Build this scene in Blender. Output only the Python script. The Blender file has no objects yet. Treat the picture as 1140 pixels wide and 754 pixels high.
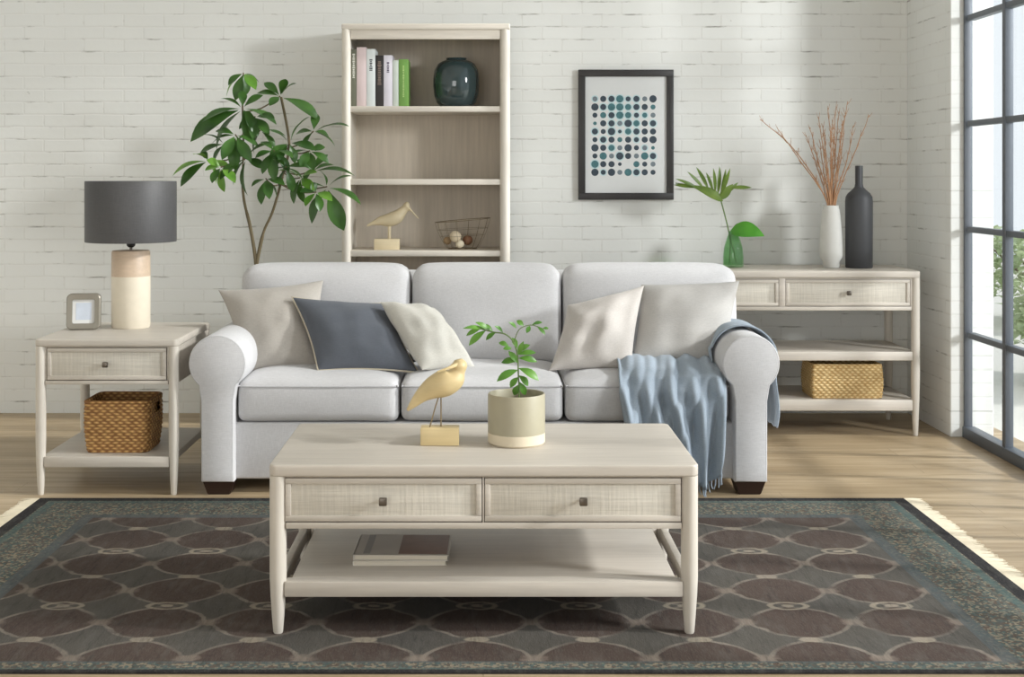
import bpy, bmesh, math, random
from mathutils import Vector, Matrix, noise
random.seed(7)
C = bpy.context.scene
COL = C.collection
R = math.radians
F, VX, VY, H = 1450.0, 538.0, 196.0, 1.28      # focal length in px, vanishing point, eye height

# ------------------------------------------------------------------ camera, world, lights
cam = bpy.data.objects.new('camera', bpy.data.cameras.new('camera'))
COL.objects.link(cam)
cam.location = (0, 0, H)
cam.rotation_euler = (R(90), 0, 0)
cam.data.sensor_width = 36
cam.data.lens = F * 36 / 1140
cam.data.shift_x = (570 - VX) / 1140
cam.data.shift_y = -(377 - VY) / 1140
cam.data.clip_start = 0.05
C.camera = cam
C.view_settings.view_transform = 'Standard'
C.view_settings.look = 'None'
C.view_settings.gamma = 1
C.view_settings.use_curve_mapping = False
C.view_settings.exposure = 0.0

w = bpy.data.worlds.new('world'); C.world = w; w.use_nodes = True
bg = w.node_tree.nodes['Background']
bg.inputs[0].default_value = (0.93, 0.97, 1.0, 1); bg.inputs[1].default_value = 1.15

def light(name, kind, loc, aim=None, **kw):
    l = bpy.data.lights.new(name, kind)
    for k, v in kw.items(): setattr(l, k, v)
    o = bpy.data.objects.new(name, l); COL.objects.link(o); o.location = loc
    if aim is not None:
        o.rotation_euler = (Vector(aim) - Vector(loc)).to_track_quat('-Z', 'Y').to_euler()
    return o
AZ, EL = R(9), R(28)
sd = Vector((-math.cos(EL) * math.cos(AZ), math.cos(EL) * math.sin(AZ), -math.sin(EL)))
light('sun', 'SUN', -sd * 12 + Vector((0, 4, 0)), (0, 4, 0), energy=3.6, angle=R(4), color=(1, 0.975, 0.94))
light('added_key', 'AREA', (7.0, 1.2, 2.9), (-0.3, 7.0, 1.2), energy=445, shape='DISK', size=1.1, color=(1, 0.99, 0.975))  # added disc lamp beyond the window, brightens the back wall from front right
light('added_fill', 'AREA', (-1.9, -4.4, 1.75), (-0.6, 6.5, 1.0), energy=105, shape='RECTANGLE', size=3.5, size_y=2.2, color=(1, 0.99, 0.98))  # added fill lamp behind the camera, lifts sofa and wall

# ------------------------------------------------------------------ helpers
def lin(c):
    return tuple((v / 255 / 12.92) if v / 255 <= 0.04045 else ((v / 255 + 0.055) / 1.055) ** 2.4 for v in c)

def at(px, py, d):
    return Vector(((px - VX) * d / F, d, H - (py - VY) * d / F))

def tag(o, label=None, cat=None, group=None, kind=None):
    if label: o['label'] = label
    if cat: o['category'] = cat
    if group: o['group'] = group
    if kind: o['kind'] = kind
    return o

def thing(name, label, cat, loc, group=None):
    o = bpy.data.objects.new(name, None); COL.objects.link(o)
    o.location = loc; o.empty_display_size = 0.1
    return tag(o, label, cat, group)

def wloc(o):
    v = Vector((0, 0, 0))
    while o: v = v + o.location; o = o.parent
    return v

def obj(name, bm, mats, parent=None, loc=None, smooth=35, sub=0):
    """link a bmesh (world coordinates) as ONE mesh object under parent, or top level with its origin at loc"""
    off = wloc(parent) if parent else Vector(loc or (0, 0, 0))
    bm.transform(Matrix.Translation(-off))
    bmesh.ops.recalc_face_normals(bm, faces=bm.faces)
    me = bpy.data.meshes.new(name); bm.to_mesh(me); bm.free()
    if not isinstance(mats, (list, tuple)): mats = [mats]
    for m in mats: me.materials.append(m)
    for p in me.polygons: p.use_smooth = True
    if smooth: me.set_sharp_from_angle(angle=R(smooth))
    o = bpy.data.objects.new(name, me); COL.objects.link(o)
    if parent: o.parent = parent
    else: o.location = off
    if sub:
        s = o.modifiers.new('sub', 'SUBSURF'); s.levels = sub; s.render_levels = sub
    return o

def BM(): return bmesh.new()

def box(bm, x0, x1, y0, y1, z0, z1, bev=0.003, seg=2, mat=0, rot=None):
    vs = [bm.verts.new((x, y, z)) for z in (z0, z1) for y in (y0, y1) for x in (x0, x1)]
    fs = [bm.faces.new([vs[i] for i in f]) for f in ((0, 2, 3, 1), (4, 5, 7, 6), (0, 1, 5, 4), (2, 6, 7, 3), (0, 4, 6, 2), (1, 3, 7, 5))]
    for f in fs: f.material_index = mat
    nv = vs
    if bev:
        es = list({e for f in fs for e in f.edges})
        r = bmesh.ops.bevel(bm, geom=es, offset=bev, segments=seg, profile=0.5, affect='EDGES')
        nv = list({v for f in r['faces'] for v in f.verts} | {v for v in vs if v.is_valid})
        for f in r['faces']: f.material_index = mat
    if rot:
        c, ang = rot
        bmesh.ops.rotate(bm, verts=nv, cent=c, matrix=Matrix.Rotation(ang, 3, 'Z'))
    return nv

def lathe(bm, cx, cy, prof, seg=40, cap=(True, True), mat=0, matf=None):
    rings = []
    for r, z in prof:
        rings.append([bm.verts.new((cx + r * math.cos(2 * math.pi * k / seg), cy + r * math.sin(2 * math.pi * k / seg), z)) for k in range(seg)])
    for i in range(len(rings) - 1):
        for k in range(seg):
            f = bm.faces.new((rings[i][k], rings[i][(k + 1) % seg], rings[i + 1][(k + 1) % seg], rings[i + 1][k]))
            f.material_index = matf(i) if matf else mat
    if cap[0]: bm.faces.new(rings[0][::-1]).material_index = mat
    if cap[1]: bm.faces.new(rings[-1]).material_index = mat

def tube(bm, pts, rad, seg=8, mat=0, closed=False):
    pts = [Vector(p) for p in pts]; n = len(pts)
    if not isinstance(rad, (list, tuple)): rad = [rad] * n
    rings = []; ref = None
    for i, p in enumerate(pts):
        a = pts[(i - 1) % n] if (closed or i > 0) else p
        b = pts[(i + 1) % n] if (closed or i < n - 1) else p
        t = (b - a).normalized()
        if ref is None:
            ref = Vector((0, 0, 1)) if abs(t.z) < 0.9 else Vector((1, 0, 0))
        u = (ref - t * ref.dot(t))
        u = u.normalized() if u.length > 1e-6 else t.orthogonal().normalized()
        ref = u; v = t.cross(u)
        rings.append([bm.verts.new(p + (u * math.cos(2 * math.pi * k / seg) + v * math.sin(2 * math.pi * k / seg)) * rad[i]) for k in range(seg)])
    m = n if closed else n - 1
    for i in range(m):
        A, B = rings[i], rings[(i + 1) % n]
        for k in range(seg):
            bm.faces.new((A[k], A[(k + 1) % seg], B[(k + 1) % seg], B[k])).material_index = mat
    if not closed:
        bm.faces.new(rings[0][::-1]).material_index = mat
        bm.faces.new(rings[-1]).material_index = mat

def spline(pts, n=8):
    P = [Vector(p) for p in pts]; out = []
    for i in range(len(P) - 1):
        p0 = P[i - 1] if i else P[0]; p1 = P[i]; p2 = P[i + 1]; p3 = P[i + 2] if i + 2 < len(P) else P[-1]
        for k in range(n):
            t = k / n
            out.append(0.5 * ((2 * p1) + (p2 - p0) * t + (2 * p0 - 5 * p1 + 4 * p2 - p3) * t * t + (3 * p1 - p0 - 3 * p2 + p3) * t ** 3))
    out.append(P[-1]); return out

def grid(bm, f, nu, nv, mat=0, closed_u=False):
    V = [[bm.verts.new(f(i / nu, j / nv)) for j in range(nv + 1)] for i in range(nu if closed_u else nu + 1)]
    m = len(V)
    for i in range(nu):
        for j in range(nv):
            bm.faces.new((V[i][j], V[(i + 1) % m][j], V[(i + 1) % m][j + 1], V[i][j + 1])).material_index = mat
    return V

def rcube(bm, c, half, r, n=18, crown=None, fn=None, mat=0):
    """rounded box; crown(p, half) adds softness; fn maps the final point"""
    half = Vector(half); c = Vector(c); seen = {}
    ts = [math.sin((k / n - 0.5) * math.pi) * 0.5 + (k / n - 0.5) for k in range(n + 1)]
    def V(a, b, s, ax):
        p = [0, 0, 0]; p[ax] = s; p[(ax + 1) % 3] = a; p[(ax + 2) % 3] = b
        key = tuple(round(q, 5) for q in p)
        if key in seen: return seen[key]
        q = Vector((p[0] * half.x, p[1] * half.y, p[2] * half.z))
        inn = Vector([max(-(h - r), min(h - r, t)) for h, t in zip(half, q)])
        d = q - inn
        if d.length > 1e-9: q = inn + d.normalized() * r
        if crown: q = crown(q, half)
        q = q + c
        if fn: q = fn(q)
        seen[key] = bm.verts.new(q); return seen[key]
    for ax in range(3):
        for s in (-1, 1):
            for i in range(n):
                for j in range(n):
                    q = [V(ts[i], ts[j], s, ax), V(ts[i + 1], ts[j], s, ax), V(ts[i + 1], ts[j + 1], s, ax), V(ts[i], ts[j + 1], s, ax)]
                    bm.faces.new(q if s > 0 else q[::-1]).material_index = mat

def leaf(bm, a, b, width, arch=0.12, up=Vector((0, 0, 1)), fold=0.18, mat=0, n=8, wide=0.45, twist=0.0, thick=0.0006):
    a = Vector(a); b = Vector(b); ax = b - a; L = ax.length
    if L < 1e-5: return
    t = ax / L; s = t.cross(up)
    s = s.normalized() if s.length > 1e-4 else t.orthogonal().normalized()
    if twist: s = Matrix.Rotation(twist, 3, t) @ s
    nn = s.cross(t).normalized()
    rows = []
    for i in range(n + 1):
        q = i / n
        e = math.log(0.5) / math.log(wide)
        wv = width * 0.5 * max(0.02, math.sin(math.pi * min(1, q ** e)) ** 0.85)
        c = a + ax * q + nn * (arch * L * 4 * q * (1 - q))
        rows.append([bm.verts.new(c + s * k * wv + nn * (fold * wv * abs(k))) for k in (-1, -0.5, 0, 0.5, 1)])
    for i in range(n):
        for k in range(4):
            bm.faces.new((rows[i][k], rows[i + 1][k], rows[i + 1][k + 1], rows[i][k + 1])).material_index = mat

# ------------------------------------------------------------------ node materials
class NT:
    def __init__(s, name):
        s.m = bpy.data.materials.new(name); s.m.use_nodes = True
        s.t = s.m.node_tree; s.b = s.t.nodes['Principled BSDF']
    def n(s, typ, **kw):
        o = s.t.nodes.new(typ)
        for k, v in kw.items(): setattr(o, k, v)
        return o
    def link(s, a, b): s.t.links.new(a, b)
    def put(s, sock, v):
        if hasattr(v, 'default_value') or hasattr(v, 'is_linked'): s.link(v, sock)
        else: sock.default_value = v
    def math(s, op, a, b=0.0, c=0.0, clamp=False):
        o = s.n('ShaderNodeMath', operation=op, use_clamp=clamp)
        for k, v in enumerate((a, b, c)): s.put(o.inputs[k], v)
        return o.outputs[0]
    def mix(s, fac, a, b, blend='MIX'):
        o = s.n('ShaderNodeMix', data_type='RGBA', blend_type=blend)
        s.put(o.inputs[0], fac)
        s.put(o.inputs[6], (*a, 1) if isinstance(a, tuple) else a)
        s.put(o.inputs[7], (*b, 1) if isinstance(b, tuple) else b)
        return o.outputs[2]
    def coord(s, kind='Object'): return s.n('ShaderNodeTexCoord').outputs[kind]
    def mapv(s, v, scale=(1, 1, 1), loc=(0, 0, 0)):
        o = s.n('ShaderNodeMapping'); s.link(v, o.inputs[0]); o.inputs[3].default_value = scale; o.inputs[1].default_value = loc
        return o.outputs[0]
    def noise(s, v, scale, detail=3, rough=0.5):
        o = s.n('ShaderNodeTexNoise'); s.link(v, o.inputs['Vector']); o.inputs['Scale'].default_value = scale
        o.inputs['Detail'].default_value = detail; o.inputs['Roughness'].default_value = rough
        return o.outputs[0]
    def ramp(s, f, a, b):   # linear remap a..b -> 0..1, clamped
        o = s.n('ShaderNodeMapRange'); s.put(o.inputs[0], f); o.inputs[1].default_value = a; o.inputs[2].default_value = b
        return o.outputs[0]
    def sepxyz(s, v):
        o = s.n('ShaderNodeSeparateXYZ'); s.link(v, o.inputs[0]); return o.outputs
    def comb(s, x, y, z):
        o = s.n('ShaderNodeCombineXYZ')
        for k, v in enumerate((x, y, z)): s.put(o.inputs[k], v)
        return o.outputs[0]
    def bump(s, h, strength=0.3, dist=0.01):
        o = s.n('ShaderNodeBump'); s.link(h, o.inputs['Height']); o.inputs['Strength'].default_value = strength; o.inputs['Distance'].default_value = dist
        s.link(o.outputs[0], s.b.inputs['Normal'])
    def col(s, v): s.put(s.b.inputs['Base Color'], (*v, 1) if isinstance(v, tuple) else v)
    def set(s, **kw):
        for k, v in kw.items(): s.b.inputs[k.replace('_', ' ')].default_value = v
        return s

def plain(name, rgb, rough=0.5, metal=0.0, var=0.06, scale=30, bump=0.0, **kw):
    t = NT(name); c = lin(rgb); v = t.coord()
    f = t.noise(v, scale, 3)
    t.col(t.mix(f, tuple(x * (1 - var) for x in c), tuple(min(1, x * (1 + var)) for x in c)))
    t.set(Roughness=rough, Metallic=metal, **kw)
    if bump: t.bump(f, bump, 0.004)
    return t.m

def wood(name, rgb, axis='x', var=0.09, rough=0.45, fine=70):
    t = NT(name); c = lin(rgb); v = t.coord()
    sc = {'x': (0.06, 1, 1), 'y': (1, 0.06, 1), 'z': (1, 1, 0.06)}[axis]
    m = t.mapv(v, sc)
    f = t.math('ADD', t.math('MULTIPLY', t.noise(m, fine, 4, 0.6), 0.6), t.math('MULTIPLY', t.noise(m, fine * 0.2, 2), 0.4))
    f = t.ramp(f, 0.3, 0.7)
    t.col(t.mix(f, tuple(x * (1 - var * 1.6) for x in c), tuple(min(1, x * (1 + var)) for x in c)))
    t.set(Roughness=rough); t.bump(f, 0.08, 0.002)
    return t.m

def fabric(name, rgb, scale=900, var=0.10, bump=0.25, rough=0.9, sheen=0.15, big=0.03):
    t = NT(name); c = lin(rgb); v = t.coord()
    wx = t.noise(t.mapv(v, (1, 1, 0.12)), scale * 0.5, 2); wz = t.noise(t.mapv(v, (0.12, 0.3, 1)), scale * 0.5, 2)
    f = t.math('MULTIPLY', t.math('ADD', wx, wz), 0.5)
    g = t.noise(v, 7, 3)
    f2 = t.ramp(t.math('ADD', f, t.math('MULTIPLY', t.math('SUBTRACT', g, 0.5), big * 6)), 0.3, 0.7)
    t.col(t.mix(f2, tuple(x * (1 - var) for x in c), tuple(min(1, x * (1 + var)) for x in c)))
    t.set(Roughness=rough, Sheen_Weight=sheen)
    t.bump(f, bump, 0.002)
    return t.m

def brick(name, horiz):
    t = NT(name); p = t.sepxyz(t.n('ShaderNodeNewGeometry').outputs['Position'])
    v = t.comb(p[horiz], p[2], 0.0)
    jit = t.noise(v, 9, 2)
    v2 = t.comb(t.math('ADD', p[horiz], t.math('MULTIPLY', jit, 0.012)), t.math('ADD', p[2], t.math('MULTIPLY', t.noise(v, 5, 3), 0.014)), 0.0)
    b = t.n('ShaderNodeTexBrick'); t.link(v2, b.inputs['Vector'])
    b.inputs['Scale'].default_value = 1; b.inputs['Brick Width'].default_value = 0.215; b.inputs['Row Height'].default_value = 0.0675
    b.inputs['Mortar Size'].default_value = 0.0055; b.inputs['Mortar Smooth'].default_value = 0.5
    b.inputs['Color1'].default_value = (*lin((234, 235, 232)), 1); b.inputs['Color2'].default_value = (*lin((229, 230, 227)), 1)
    b.inputs['Mortar'].default_value = (*lin((225, 225, 221)), 1)
    g = t.noise(v, 1.8, 4); s = t.noise(t.mapv(v, (0.35, 1.6, 1)), 17, 4, 0.65)
    pit = t.math('MULTIPLY', b.outputs['Fac'], t.ramp(s, 0.53, 0.68))
    zz = t.math('FRACT', t.math('DIVIDE', t.sepxyz(v2)[1], 0.0675))
    bed = t.ramp(t.math('ABSOLUTE', t.math('SUBTRACT', zz, 0.5)), 0.40, 0.45)
    pit = t.math('MULTIPLY', pit, t.math('ADD', 0.15, t.math('MULTIPLY', bed, 0.85)))
    c = t.mix(t.ramp(g, 0.3, 0.75), b.outputs['Color'], lin((231, 232, 229)))
    c = t.mix(t.math('MULTIPLY', pit, 0.7), c, lin((112, 107, 98)))
    chip = t.ramp(t.noise(t.mapv(v, (0.7, 1.3, 1)), 26, 3, 0.6), 0.735, 0.775)
    c = t.mix(t.math('MULTIPLY', chip, 0.55), c, lin((105, 98, 88)))
    t.col(c); t.set(Roughness=0.75)
    h = t.math('ADD', t.math('MULTIPLY', b.outputs['Fac'], -1.0), t.math('MULTIPLY', t.noise(v, 35, 4), 0.5))
    t.bump(h, 0.22, 0.005)
    return t.m

def floor_mat():
    t = NT('oak_planks'); v = t.coord()
    b = t.n('ShaderNodeTexBrick'); t.link(v, b.inputs['Vector']); b.offset = 0.37
    b.inputs['Scale'].default_value = 1; b.inputs['Brick Width'].default_value = 1.9; b.inputs['Row Height'].default_value = 0.17
    b.inputs['Mortar Size'].default_value = 0.0016; b.inputs['Mortar Smooth'].default_value = 0.1
    b.inputs['Color1'].default_value = (*lin((196, 176, 146)), 1); b.inputs['Color2'].default_value = (*lin((180, 160, 130)), 1)
    b.inputs['Mortar'].default_value = (*lin((130, 112, 88)), 1)
    n1 = t.noise(t.mapv(v, (0.06, 1, 1)), 30, 5, 0.6); n2 = t.noise(t.mapv(v, (0.25, 1, 1)), 5, 3)
    c = t.mix(t.ramp(n1, 0.38, 0.62), b.outputs['Color'], lin((160, 139, 109)))
    c = t.mix(t.math('MULTIPLY', t.ramp(n2, 0.42, 0.68), 0.6), c, lin((150, 130, 101)))
    t.col(c); t.set(Roughness=0.42); t.bump(n1, 0.06, 0.002)
    return t.m

RX, RY = -0.045, 4.243            # rug centre
RHX, RHY = 1.705, 0.90          # rug half sizes
def rug_mat():
    t = NT('worn_wool_rug'); v = t.coord(); p = t.sepxyz(v)
    wob = t.math('MULTIPLY', t.math('SUBTRACT', t.noise(v, 18, 2), 0.5), 0.02)
    x = t.math('ADD', p[0], wob); y = t.math('ADD', p[1], wob)
    ax = t.math('SUBTRACT', RHX, t.math('ABSOLUTE', p[0])); ay = t.math('MINIMUM', t.math('SUBTRACT', RHY, p[1]), t.math('MULTIPLY', t.math('ADD', RHY, p[1]), 4.5))
    e = t.math('MINIMUM', ax, ay)
    U = t.math('DIVIDE', t.math('SUBTRACT', x, 0.9 - RX), 0.306); V = t.math('DIVIDE', t.math('SUBTRACT', y, 3.85 - RY), 0.281)
    tp = 2 * math.pi
    ou = t.math('MULTIPLY', t.math('ABSOLUTE', t.math('SUBTRACT', t.math('FRACT', t.math('ADD', U, 0.5)), 0.5)), 2.0)
    ov = t.math('MULTIPLY', t.math('ABSOLUTE', t.math('SUBTRACT', t.math('FRACT', V), 0.5)), 2.0)
    f = t.math('SUBTRACT', 0.90, t.math('ADD', t.math('POWER', ou, 1.6), t.math('POWER', ov, 1.55)))
    fine = t.noise(t.mapv(v, (1, 0.25, 1)), 260, 2); str_ = t.noise(t.mapv(v, (1, 0.12, 1)), 70, 3, 0.7); big = t.noise(v, 3.2, 3)
    A = t.mix(big, lin((70, 60, 56)), lin((86, 75, 69))); B = t.mix(big, lin((74, 72, 70)), lin((90, 86, 79)))
    c = t.mix(t.ramp(f, -0.1, 0.1), B, A)
    line = t.math('SUBTRACT', 1.0, t.ramp(t.math('ABSOLUTE', f), 0.045, 0.10))
    wear = t.ramp(t.noise(v, 11, 3), 0.28, 0.62)
    LC = lin((125, 117, 108))
    c = t.mix(t.math('MULTIPLY', line, t.math('MULTIPLY', wear, 1.0)), c, LC)
    # knots where four curves meet
    du = t.math('SUBTRACT', t.math('FRACT', U), 0.5); dv = t.math('SUBTRACT', t.math('FRACT', V), 0.5)
    kd = t.math('SQRT', t.math('ADD', t.math('MULTIPLY', t.math('MULTIPLY', du, du), 1.0), t.math('MULTIPLY', t.math('MULTIPLY', dv, dv), 1.2)))
    kd = t.math('ADD', kd, t.math('MULTIPLY', t.math('SUBTRACT', t.noise(v, 60, 2), 0.5), 0.1))
    c = t.mix(t.math('MULTIPLY', t.math('SUBTRACT', 1.0, t.ramp(kd, 0.07, 0.13)), 0.65), c, lin((129, 117, 107)))
    # medallions on the column axes: small ovals, and every second one ringed
    mu = t.math('SUBTRACT', t.math('FRACT', t.math('ADD', U, 0.5)), 0.5); mv = t.math('SUBTRACT', t.math('FRACT', t.math('ADD', V, 0.5)), 0.5)
    md = t.math('SQRT', t.math('ADD', t.math('MULTIPLY', mu, mu), t.math('MULTIPLY', t.math('MULTIPLY', mv, mv), 2.6)))
    alt = t.math('GREATER_THAN', t.math('FRACT', t.math('MULTIPLY', t.math('ADD', V, 0.5), 0.5)), 0.5)
    oval = t.math('SUBTRACT', 1.0, t.ramp(md, 0.10, 0.125))
    ring = t.math('SUBTRACT', 1.0, t.ramp(t.math('ABSOLUTE', t.math('SUBTRACT', md, 0.175)), 0.02, 0.04))
    core = t.math('SUBTRACT', 1.0, t.ramp(md, 0.055, 0.075))
    ringed = t.math('MAXIMUM', ring, core)
    isring = t.math('SUBTRACT', 1.0, alt)
    med = t.math('ADD', t.math('MULTIPLY', alt, oval), t.math('MULTIPLY', isring, ringed))
    c = t.mix(t.math('MULTIPLY', med, 0.85), c, t.mix(t.noise(v, 5, 1), lin((136, 126, 117)), lin((155, 146, 126))))
    # border
    vo = t.n('ShaderNodeTexVoronoi'); t.link(v, vo.inputs['Vector']); vo.inputs['Scale'].default_value = 120
    spk = t.sepxyz(vo.outputs['Color'])
    teal, tan = lin((76, 94, 92)), lin((140, 130, 112))
    fb = t.mix(t.ramp(t.noise(v, 40, 3), 0.4, 0.62), lin((77, 81, 77)), lin((94, 81, 72)))
    fb = t.mix(t.math('MULTIPLY', t.math('GREATER_THAN', spk[0], 0.62), 0.75), fb, tan)
    fb = t.mix(t.math('MULTIPLY', t.math('GREATER_THAN', spk[1], 0.72), 0.8), fb, teal)
    def band(lo, hi): return t.math('MULTIPLY', t.math('GREATER_THAN', e, lo), t.math('LESS_THAN', e, hi))
    c = t.mix(t.math('LESS_THAN', e, 0.29), c, fb)
    c = t.mix(t.math('MULTIPLY', band(0.255, 0.30), 0.8), c, lin((81, 87, 88)))
    c = t.mix(t.math('MULTIPLY', band(0.055, 0.085), 0.75), c, teal)
    c = t.mix(t.math('LESS_THAN', e, 0.05), c, lin((49, 48, 49)))
    c = t.mix(t.math('MULTIPLY', band(0.10, 0.112), 0.6), c, lin((88, 93, 88)))
    c = t.mix(t.math('MULTIPLY', t.ramp(str_, 0.52, 0.72), 0.35), c, lin((42, 41, 42)))
    c = t.mix(t.math('MULTIPLY', t.ramp(fine, 0.5, 0.8), 0.35), c, lin((101, 97, 92)))
    wv = t.noise(t.mapv(v, (1.6, 0.5, 1)), 16, 3, 0.6)
    c = t.mix(t.math('MULTIPLY', t.ramp(wv, 0.5, 0.7), 0.28), c, lin((102, 100, 95)))
    t.col(c); t.set(Roughness=1.0, Specular_IOR_Level=0.08); t.bump(fine, 0.4, 0.003)
    return t.m

def glass(name, rgb, rough=0.02, opacity=0.25):
    """thin tinted glass: transparent body with a fresnel gloss"""
    t = NT(name); n = t.t.nodes; n.remove(t.b)
    out = n['Material Output']
    tr = t.n('ShaderNodeBsdfTransparent'); tr.inputs[0].default_value = (*lin(rgb), 1)
    gl = t.n('ShaderNodeBsdfGlossy'); gl.inputs['Roughness'].default_value = rough
    lw = t.n('ShaderNodeLayerWeight'); lw.inputs[0].default_value = 0.5
    fac = t.math('ADD', t.math('MULTIPLY', t.math('POWER', lw.outputs['Facing'], 4.0), 0.35), 0.03)
    df = t.n('ShaderNodeBsdfDiffuse'); df.inputs[0].default_value = (*lin(rgb), 1)
    m0 = t.n('ShaderNodeMixShader'); m0.inputs[0].default_value = opacity
    t.link(tr.outputs[0], m0.inputs[1]); t.link(df.outputs[0], m0.inputs[2])
    m = t.n('ShaderNodeMixShader'); t.link(fac, m.inputs[0]); t.link(m0.outputs[0], m.inputs[1]); t.link(gl.outputs[0], m.inputs[2])
    t.link(m.outputs[0], out.inputs[0])
    return t.m

def leafmat(name, rgb, rgb2, rough=0.38):
    t = NT(name); v = t.coord()
    f = t.ramp(t.noise(v, 12, 2), 0.3, 0.7)
    t.col(t.mix(f, lin(rgb), lin(rgb2))); t.set(Roughness=rough)
    n = t.t.nodes; out = n['Material Output']
    tl = t.n('ShaderNodeBsdfTranslucent'); tl.inputs[0].default_value = (*lin(rgb2), 1)
    m = t.n('ShaderNodeMixShader'); m.inputs[0].default_value = 0.25
    t.link(t.b.outputs[0], m.inputs[1]); t.link(tl.outputs[0], m.inputs[2]); t.link(m.outputs[0], out.inputs[0])
    return t.m

def weave(name, a, b, sx=70, sz=95, rough=0.7):
    """basket weave: over-under strands from two crossed waves"""
    t = NT(name); v = t.coord(); p = t.sepxyz(v)
    h = t.math('ADD', p[0], t.math('MULTIPLY', p[1], 1.0))
    u = t.math('MULTIPLY', h, sx); wz = t.math('MULTIPLY', p[2], sz)
    s1 = t.math('SINE', t.math('MULTIPLY', u, math.pi)); row = t.math('FLOOR', wz)
    sgn = t.math('SUBTRACT', t.math('MULTIPLY', t.math('MODULO', t.math('ABSOLUTE', row), 2.0), 2.0), 1.0)
    fz = t.math('SUBTRACT', t.math('FRACT', wz), 0.5)
    hgt = t.math('MULTIPLY', t.math('ADD', t.math('MULTIPLY', t.math('MULTIPLY', s1, sgn), 0.5), 0.5), t.math('SUBTRACT', 1.0, t.math('MULTIPLY', t.math('MULTIPLY', fz, fz), 3.6)))
    n = t.noise(v, 40, 3)
    f = t.math('ADD', t.math('MULTIPLY', hgt, 0.75), t.math('MULTIPLY', t.math('SUBTRACT', n, 0.5), 0.9))
    t.col(t.mix(t.ramp(f, 0.0, 0.8), lin(b), lin(a)))
    t.set(Roughness=rough); t.bump(hgt, 0.8, 0.006)
    return t.m

def cane(name, rgb):
    t = NT(name); v = t.coord(); c = lin(rgb)
    a = t.noise(t.mapv(v, (1, 1, 0.05)), 140, 2); b = t.noise(t.mapv(v, (0.05, 1, 1)), 140, 2)
    f = t.ramp(t.math('MULTIPLY', t.math('ADD', a, b), 0.5), 0.38, 0.62)
    t.col(t.mix(f, tuple(x * 0.90 for x in c), tuple(min(1, x * 1.06) for x in c)))
    t.set(Roughness=0.7); t.bump(f, 0.25, 0.002)
    return t.m

W_BACK, W_SIDE = brick('white_painted_brick', 0), brick('white_painted_brick_side', 1)
FLOOR = floor_mat(); RUG = rug_mat()
WX = wood('whitewashed_oak', (197, 189, 178), 'x'); WY = wood('whitewashed_oak_deep', (197, 189, 178), 'y'); WZ = wood('whitewashed_oak_upright', (205, 198, 187), 'z')
WCASE = wood('bookcase_oak', (222, 215, 203), 'z', rough=0.5); WCX = wood('bookcase_shelf_oak', (220, 212, 200), 'x', rough=0.5)
WBACK = wood('bookcase_back_oak', (203, 192, 177), 'z', rough=0.6)
CANE = cane('linen_weave_panel', (204, 198, 186))
SOFA = fabric('pale_grey_linen', (200, 199, 200)); WELT = fabric('pale_grey_welt', (188, 187, 189))
BEIGE = fabric('warm_beige_linen', (172, 166, 158)); CREAM = fabric('cream_linen', (199, 196, 187)); GREIGE = fabric('greige_linen', (191, 185, 179)); TAUPE = fabric('light_taupe_linen', (182, 179, 175))
SLATE = fabric('slate_linen', (86, 90, 98)); SLATEP = fabric('ecru_piping', (190, 180, 160))
BLUE = fabric('dusty_blue_knit', (150, 162, 174), var=0.12)
DARKW = plain('dark_espresso_wood', (38, 20, 16), 0.35)
METAL = plain('aged_pewter', (105, 98, 90), 0.35, 0.8)
SHADE = fabric('charcoal_shade', (78, 77, 78), scale=500, var=0.12, sheen=0.0, rough=0.55)
BLACK = plain('black_plastic', (22, 22, 22), 0.4)
IRON = plain('grey_painted_steel', (98, 104, 112), 0.45, 0.2)
CERAM = plain('cream_ceramic', (225, 215, 196), 0.45); PEACH = wood('pale_peach_wood', (205, 182, 158), 'x')
BIRD = wood('pale_carved_wood', (216, 194, 146), 'x', fine=40); BIRD2 = wood('bleached_carved_wood', (220, 204, 170), 'x', fine=40)
WIRE = plain('thin_metal_wire', (140, 125, 100), 0.35, 0.7)
SMOKE = plain('smoky_teal_glass', (48, 64, 66), 0.05, 0.0, var=0.15, scale=6, Coat_Weight=0.5)
PANE = glass('window_glass', (250, 252, 253), 0.0, 0.0); GREENG = glass('green_bottle_glass', (214, 238, 212), 0.03, 0.05)
GLASSP = glass('picture_glass', (245, 245, 245), 0.02, 0.0)
LEAF = leafmat('umbrella_tree_leaf', (40, 76, 28), (72, 114, 46)); LEAF2 = leafmat('young_leaf', (84, 140, 44), (128, 176, 70))
LEAF3 = leafmat('houseplant_leaf', (52, 104, 36), (116, 166, 70)); LEAF4 = leafmat('round_green_leaf', (66, 140, 40), (96, 172, 56)); LEAF5 = leafmat('fan_leaf', (84, 116, 42), (122, 146, 62))
STEM = plain('brown_green_stem', (104, 92, 66), 0.7); GSTEM = plain('green_stem', (104, 128, 72), 0.5)
SOIL = plain('dark_soil', (58, 44, 34), 0.95, scale=80, bump=0.6, var=0.4)
POT = plain('sage_taupe_glaze', (164, 157, 134), 0.5); POTB = plain('raw_cream_clay', (214, 202, 178), 0.75)
WVASE = plain('matte_white_ceramic', (208, 207, 202), 0.6); BVASE = plain('matte_charcoal_ceramic', (62, 63, 66), 0.55)
TWIG = plain('dried_twig', (176, 134, 100), 0.8, var=0.25); 
BASK = weave('seagrass_weave', (224, 178, 112), (142, 98, 54), 62, 85); BASK2 = weave('pale_rush_weave', (232, 206, 152), (184, 148, 92), 70, 80)
PEWT = plain('pewter_frame', (140, 135, 124), 0.4, 0.4); PAPER = plain('white_mat', (222, 222, 220), 0.8, var=0.02)
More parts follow.
